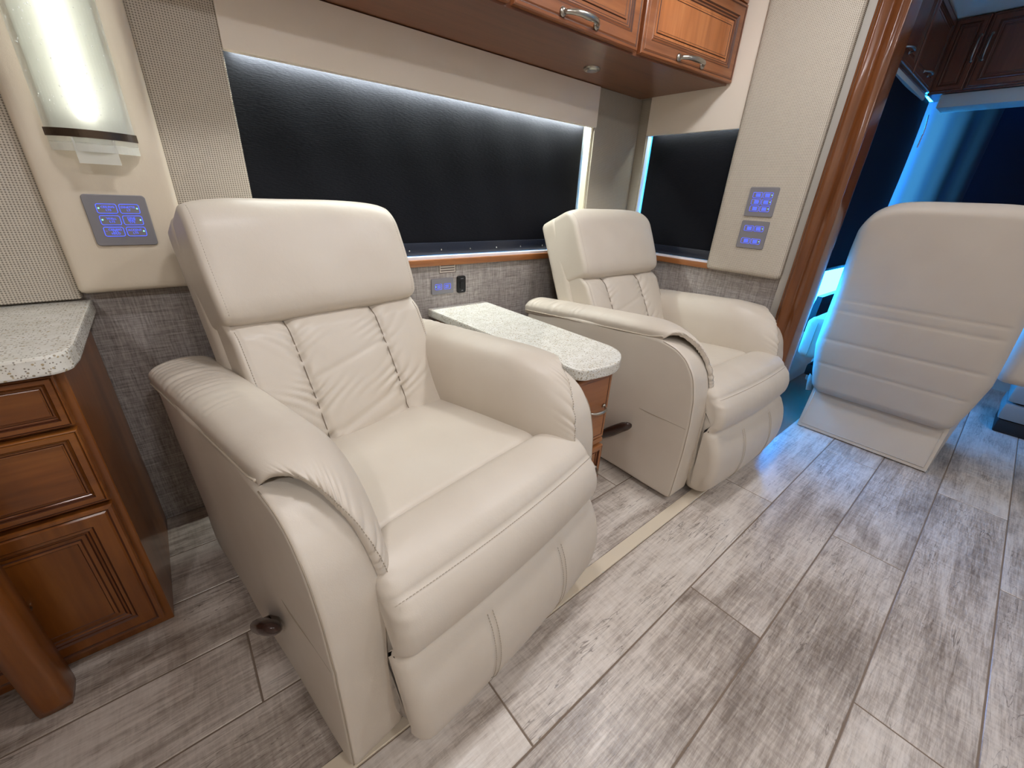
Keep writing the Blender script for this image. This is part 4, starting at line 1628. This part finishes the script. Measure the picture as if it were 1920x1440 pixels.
# side shade of the driver window, with its pale cord
sh = thing('roller_shade', 'dark shade over the driver side window, next to the wood column', 'window shade', (3.2, YC - 0.045, 0))
V, F = [], []
for i in range(41):
    for j in range(21):
        x = -0.93 + 1.83 * i / 40
        V.append((x, 0.004 * math.sin(x * 7) + 0.003 * math.sin(j * 0.35), 0.735 + 1.0 * j / 20))
for i in range(40):
    for j in range(20):
        a = i * 21 + j
        F.append((a, a + 21, a + 22, a + 1))
mesh_obj('shade_cloth', V, F, 'cab_shade', sh, smooth=True)
box('hem_bar', -0.93, 0.90, -0.008, 0.006, 0.722, 0.740, 'dash_dark', sh, bev=0.002)
box('head_rail', -0.93, 0.66, -0.012, 0.030, 1.705, 1.73, 'dash_grey', sh, bev=0.003)
tube('pull_cord', [(0.90, -0.02, 1.66), (0.895, -0.03, 1.60), (0.885, -0.034, 1.56), (0.865, -0.036, 1.50), (0.86, -0.036, 1.47)], 0.004, 'white_trim', sh, 6)
# windshield shade and the daylit curtain at the corner post
ws = thing('roller_shade', 'wide dark blue shade across the windshield behind the driver seat', 'window shade', (XW + 0.03, 0, 0), -PI / 2)
V, F = [], []
for i in range(41):
    for j in range(13):
        x = -0.60 + 1.9 * i / 40
        V.append((x, 0.004 * math.sin(x * 9), 0.80 + 0.93 * j / 12))
for i in range(40):
    for j in range(12):
        a = i * 13 + j
        F.append((a, a + 13, a + 14, a + 1))
mesh_obj('shade_cloth', V, F, 'cab_shade', ws, smooth=True)
ct = thing('corner_curtain', 'daylit blue curtain in the windshield corner above the driver seat', 'curtain', (XW - 0.03, 0, 0), -PI / 2)
V, F = [], []
for i in range(61):
    for j in range(13):
        u = i / 60
        x = -0.785 + 0.39 * u
        V.append((x, 0.006 * math.sin(u * 22) - 0.015 * u, 0.88 + 0.86 * j / 12))
for i in range(60):
    for j in range(12):
        a = i * 13 + j
        F.append((a, a + 13, a + 14, a + 1))
mesh_obj('curtain_cloth', V, F, 'lit_curtain', ct, smooth=True)
vb = box('windshield_valance', 3.90, XW - 0.06, -1.3, 0.678, 1.664, 1.733, 'dash_grey', bev=0.004)
tag(vb, 'pale blue-lit box valance under the cab cabinets', 'valance')
# overhead cabinets of the cab
oc = thing('cab_cabinet', 'dark cherry overhead cabinet above the windshield', 'cabinet', (3.88, 0, 1.735), -PI / 2)
box('body', -0.742, 1.30, 0.0, 0.28, 0.0, 0.36, 'cab_cherry_Z', oc, bev=0.002, seg=1)
for i, (a, b_) in enumerate(((-0.735, -0.588), (-0.582, -0.30), (-0.294, -0.01), (-0.004, 0.28))):
    d = raised_door('door', b_ - a, 0.35, oc, ((a + b_) / 2, 0, 0.182), 'cab_cherry_Z', 'cab_cherry_Z', 0.55 if i == 0 else 0.8)
    pull(d, ((b_ - a) / 2 - 0.012 if i % 2 == 0 else -(b_ - a) / 2 + 0.028, -0.0215, 0.02), 0.12, horiz=False)
oc2 = thing('cab_cabinet', 'dark cherry overhead cabinet over the driver side shade', 'cabinet', (3.02, 0.747, 1.735), 0)
box('body', -0.82, 0.85, 0.0, 0.051, 0.0, 0.36, 'cab_cherry_Z', oc2, bev=0.002, seg=1)
for a, w in ((-0.815, 0.55), (-0.26, 0.55), (0.296, 0.52)):
    d = raised_door('door', w, 0.35, oc2, (a + w / 2, 0, 0.182), 'cab_cherry_Z', 'cab_cherry_Z', 0.8)
    pull(d, (0, -0.0215, -0.13), 0.12)

# side console and dash glimpsed past the column
dk = thing('side_console', 'pale driver side console glimpsed between the wood column and the driver seat', 'console', (3.0, 0.72, 0))
box('body', -0.60, 1.12, -0.005, 0.042, 0.0, 0.34, 'dash_grey', dk, bev=0.012)
V = [(0.1, -0.004, 0.34), (1.1, -0.004, 0.34), (1.1, 0.04, 0.34), (0.1, 0.04, 0.34), (0.18, 0.01, 0.56), (1.1, 0.01, 0.56), (1.1, 0.04, 0.56), (0.18, 0.04, 0.56)]
F = [(3, 2, 1, 0), (4, 5, 6, 7), (0, 1, 5, 4), (1, 2, 6, 5), (2, 3, 7, 6), (3, 0, 4, 7)]
mesh_obj('sloped_panel', V, F, 'dash_dark', dk)
for i in range(5):
    box('vent_slat', -0.44 + i * 0.08, -0.40 + i * 0.08, 0.0, 0.036, 0.34, 0.352, 'dash_grey', dk, bev=0.002, seg=1)
db = thing('dashboard', 'dark dashboard with pale top under the windshield', 'dashboard', (3.95, 0, 0))
box('body', -0.22, 0.22, -1.2, 0.66, 0.35, 0.82, 'dash_dark', db, bev=0.03)
box('top', -0.27, 0.22, -1.2, 0.66, 0.82, 0.86, 'dash_grey', db, bev=0.01)
tube('steering_wheel', [(-0.42 + 0.05 * math.sin(a), 0.22 + 0.2 * math.cos(a), 0.72 + 0.19 * math.sin(a)) for a in np.linspace(0, 2 * PI, 40, endpoint=False)], 0.014, 'black_plastic', db, 10, True)
tube('steering_column', [(-0.42, 0.22, 0.72), (-0.18, 0.22, 0.66)], 0.03, 'black_plastic', db, 12)

# driver seat seen from behind
ds = thing('driver_seat', 'tall beige leather driver seat seen from behind at the right', 'seat', (2.44, 0.21, 0), 0)


def f_dseat(P):
    P = np.array(P, float)
    x, y, z = P[:, 0], P[:, 1], P[:, 2]
    zn = np.clip((z - 0.20) / 0.905, 0, 1)
    # half width profile: narrow foot, widest at a third, softly tapering to a rounded top
    hwp = np.interp(zn, [0, 0.12, 0.28, 0.42, 0.6, 0.8, 1.0], [0.262, 0.285, 0.305, 0.300, 0.292, 0.288, 0.278])
    yn = y / 0.30
    z2 = z - 0.085 * np.clip(np.abs(yn), 0, 1) ** 5 * sstep(0.70, 1.0, zn)
    rear = sstep(0.02, -0.05, x)
    d = 0.018 * (1 - yn ** 2) * rear
    inside = sstep(1.0, 0.93, np.abs(yn)) if False else sstep(0.97, 0.90, np.abs(yn))
    for zz in (0.695, 0.645, 0.50, 0.372):
        d = d - 0.0095 * np.exp(-((z - zz) / 0.0065) ** 2) * inside * rear
    for za, zb in ((0.645, 0.50), (0.50, 0.372)):
        m = (z < za) & (z > zb)
        d = d + np.where(m, 0.009 * np.sin(PI * np.clip((z - zb) / (za - zb), 0, 1)), 0) * inside * rear
    x2 = x - d - 0.19 * zn - 0.01 * np.sin(zn * PI)
    return np.stack([x2, yn * hwp, z2], 1)


V, F = rbox((0.055, 0.0, 0.653), (0.058, 0.30, 0.452), 0.05, 0.0065)
mesh_obj('backrest', f_dseat(V), F, 'cab_leather', ds, smooth=True)
V, F = rbox((0.33, 0.0, 0.33), (0.26, 0.27, 0.09), 0.05, 0.03)
mesh_obj('seat_cushion', V, F, 'cab_leather', ds, smooth=True)
box('pedestal', 0.10, 0.50, -0.20, 0.20, 0.0, 0.25, 'console_grey', ds, bev=0.02)
# skirt flap behind the pedestal
V = []
for (x, z) in ((-0.005, 0.006), (0.045, 0.212)):
    V += [(x, -0.262, z), (x, 0.258, z), (x + 0.02, 0.258, z), (x + 0.02, -0.262, z)]
F = [(3, 2, 1, 0), (4, 5, 6, 7), (0, 1, 5, 4), (1, 2, 6, 5), (2, 3, 7, 6), (3, 0, 4, 7)]
sk = recalc(mesh_obj('skirt_flap', V, F, 'cab_leather', ds))
hem = [(-0.0062 + 0.05 * (z - 0.006) / 0.206, y, z) for y, z in ((0.245, 0.195), (0.245, 0.022), (-0.249, 0.022), (-0.249, 0.195))]
tube('hem', hem, 0.002, 'cab_leather', sk, 6)
V = [(0.02, -0.262, 0.006), (0.07, -0.262, 0.212), (0.24, -0.285, 0.24), (0.10, -0.262, 0.006)]
V2 = [(a, b_ + 0.02, c) for a, b_, c in V]
F = [(0, 1, 2, 3), (7, 6, 5, 4), (0, 4, 5, 1), (1, 5, 6, 2), (2, 6, 7, 3), (3, 7, 4, 0)]
recalc(mesh_obj('side_skirt', V + V2, F, 'cab_leather', ds))
V, F = rbox((0.30, 0.355, 0.44), (0.20, 0.048, 0.105), 0.03, 0.012)
V[:, 1] += -0.0 + 0.004 * np.exp(-((V[:, 0] - 0.17) / 0.006) ** 2)
ar = mesh_obj('armrest', V, F, 'cab_leather', ds, smooth=True)
tube('seam', [(0.098, 0.352, z) for z in np.linspace(0.35, 0.53, 12)], 0.0018, 'seam', ar, 5)
V, F = rbox((0.30, -0.372, 0.60), (0.24, 0.085, 0.155), 0.05, 0.016)
V[:, 2] += (V[:, 0] - 0.06) * 0.15
mesh_obj('armrest', V, F, 'cab_leather', ds, smooth=True)
box('arm_bracket', 0.28, 0.36, 0.27, 0.36, 0.16, 0.36, 'dash_grey', ds, bev=0.01)
box('slide_lever', 0.12, 0.30, 0.28, 0.34, 0.24, 0.30, 'black_plastic', ds, bev=0.01)
tube('seat_belt_stalk', [(0.10, 0.285, 0.17), (0.12, 0.30, 0.22), (0.14, 0.305, 0.30)], [0.016, 0.014, 0.012], 'dash_grey', ds, 10, flat=0.4)

# grey console box on a black plinth beyond the driver seat
cb = thing('floor_console', 'dark grey console box on a black plinth behind the driver armrest', 'console', (3.46, -0.40, 0))
box('plinth', -0.15, 0.15, -0.22, 0.19, 0.0, 0.075, 'rubber', cb, bev=0.01)
box('body', -0.16, 0.16, -0.24, 0.20, 0.075, 0.170, 'console_grey', cb, bev=0.02)
box('lid', -0.16, 0.16, -0.24, 0.20, 0.176, 0.275, 'console_grey', cb, bev=0.02)

# ceiling downlights (above the picture)
DL_LABEL = ['ceiling downlight over the drawer cabinet', 'ceiling downlight over the near recliner', 'ceiling downlight over the far recliner', 'aisle ceiling downlight at the rear of the coach',
            'aisle ceiling downlight across from the near recliner', 'aisle ceiling downlight across from the far recliner', 'ceiling downlight next to the driver seat']
for i, (lx, ly, lw) in enumerate(DOWNLIGHTS):
    side = 'slide-out' if ly > 0 else 'far'
    dl = thing('ceiling_downlight', DL_LABEL[i], 'light', (lx, ly, CEIL), 0, 'ceiling downlights')
    V, F = [], []
    n = 28
    for rr, zz in ((0.105, 0.0), (0.105, -0.008), (0.085, -0.012), (0.083, 0.0)):
        for j in range(n):
            V.append((rr * math.cos(2 * PI * j / n), rr * math.sin(2 * PI * j / n), zz))
    for s in range(3):
        for j in range(n):
            j2 = (j + 1) % n
            F.append((s * n + j, s * n + j2, s * n + n + j2, s * n + n + j))
    recalc(mesh_obj('trim_ring', V, F, 'nickel', dl, smooth=True))
    V = [(0.083 * math.cos(2 * PI * j / n), 0.083 * math.sin(2 * PI * j / n), -0.004) for j in range(n)]
    mesh_obj('lens', V, [tuple(range(n))[::-1]], 'lamp_lens', dl)
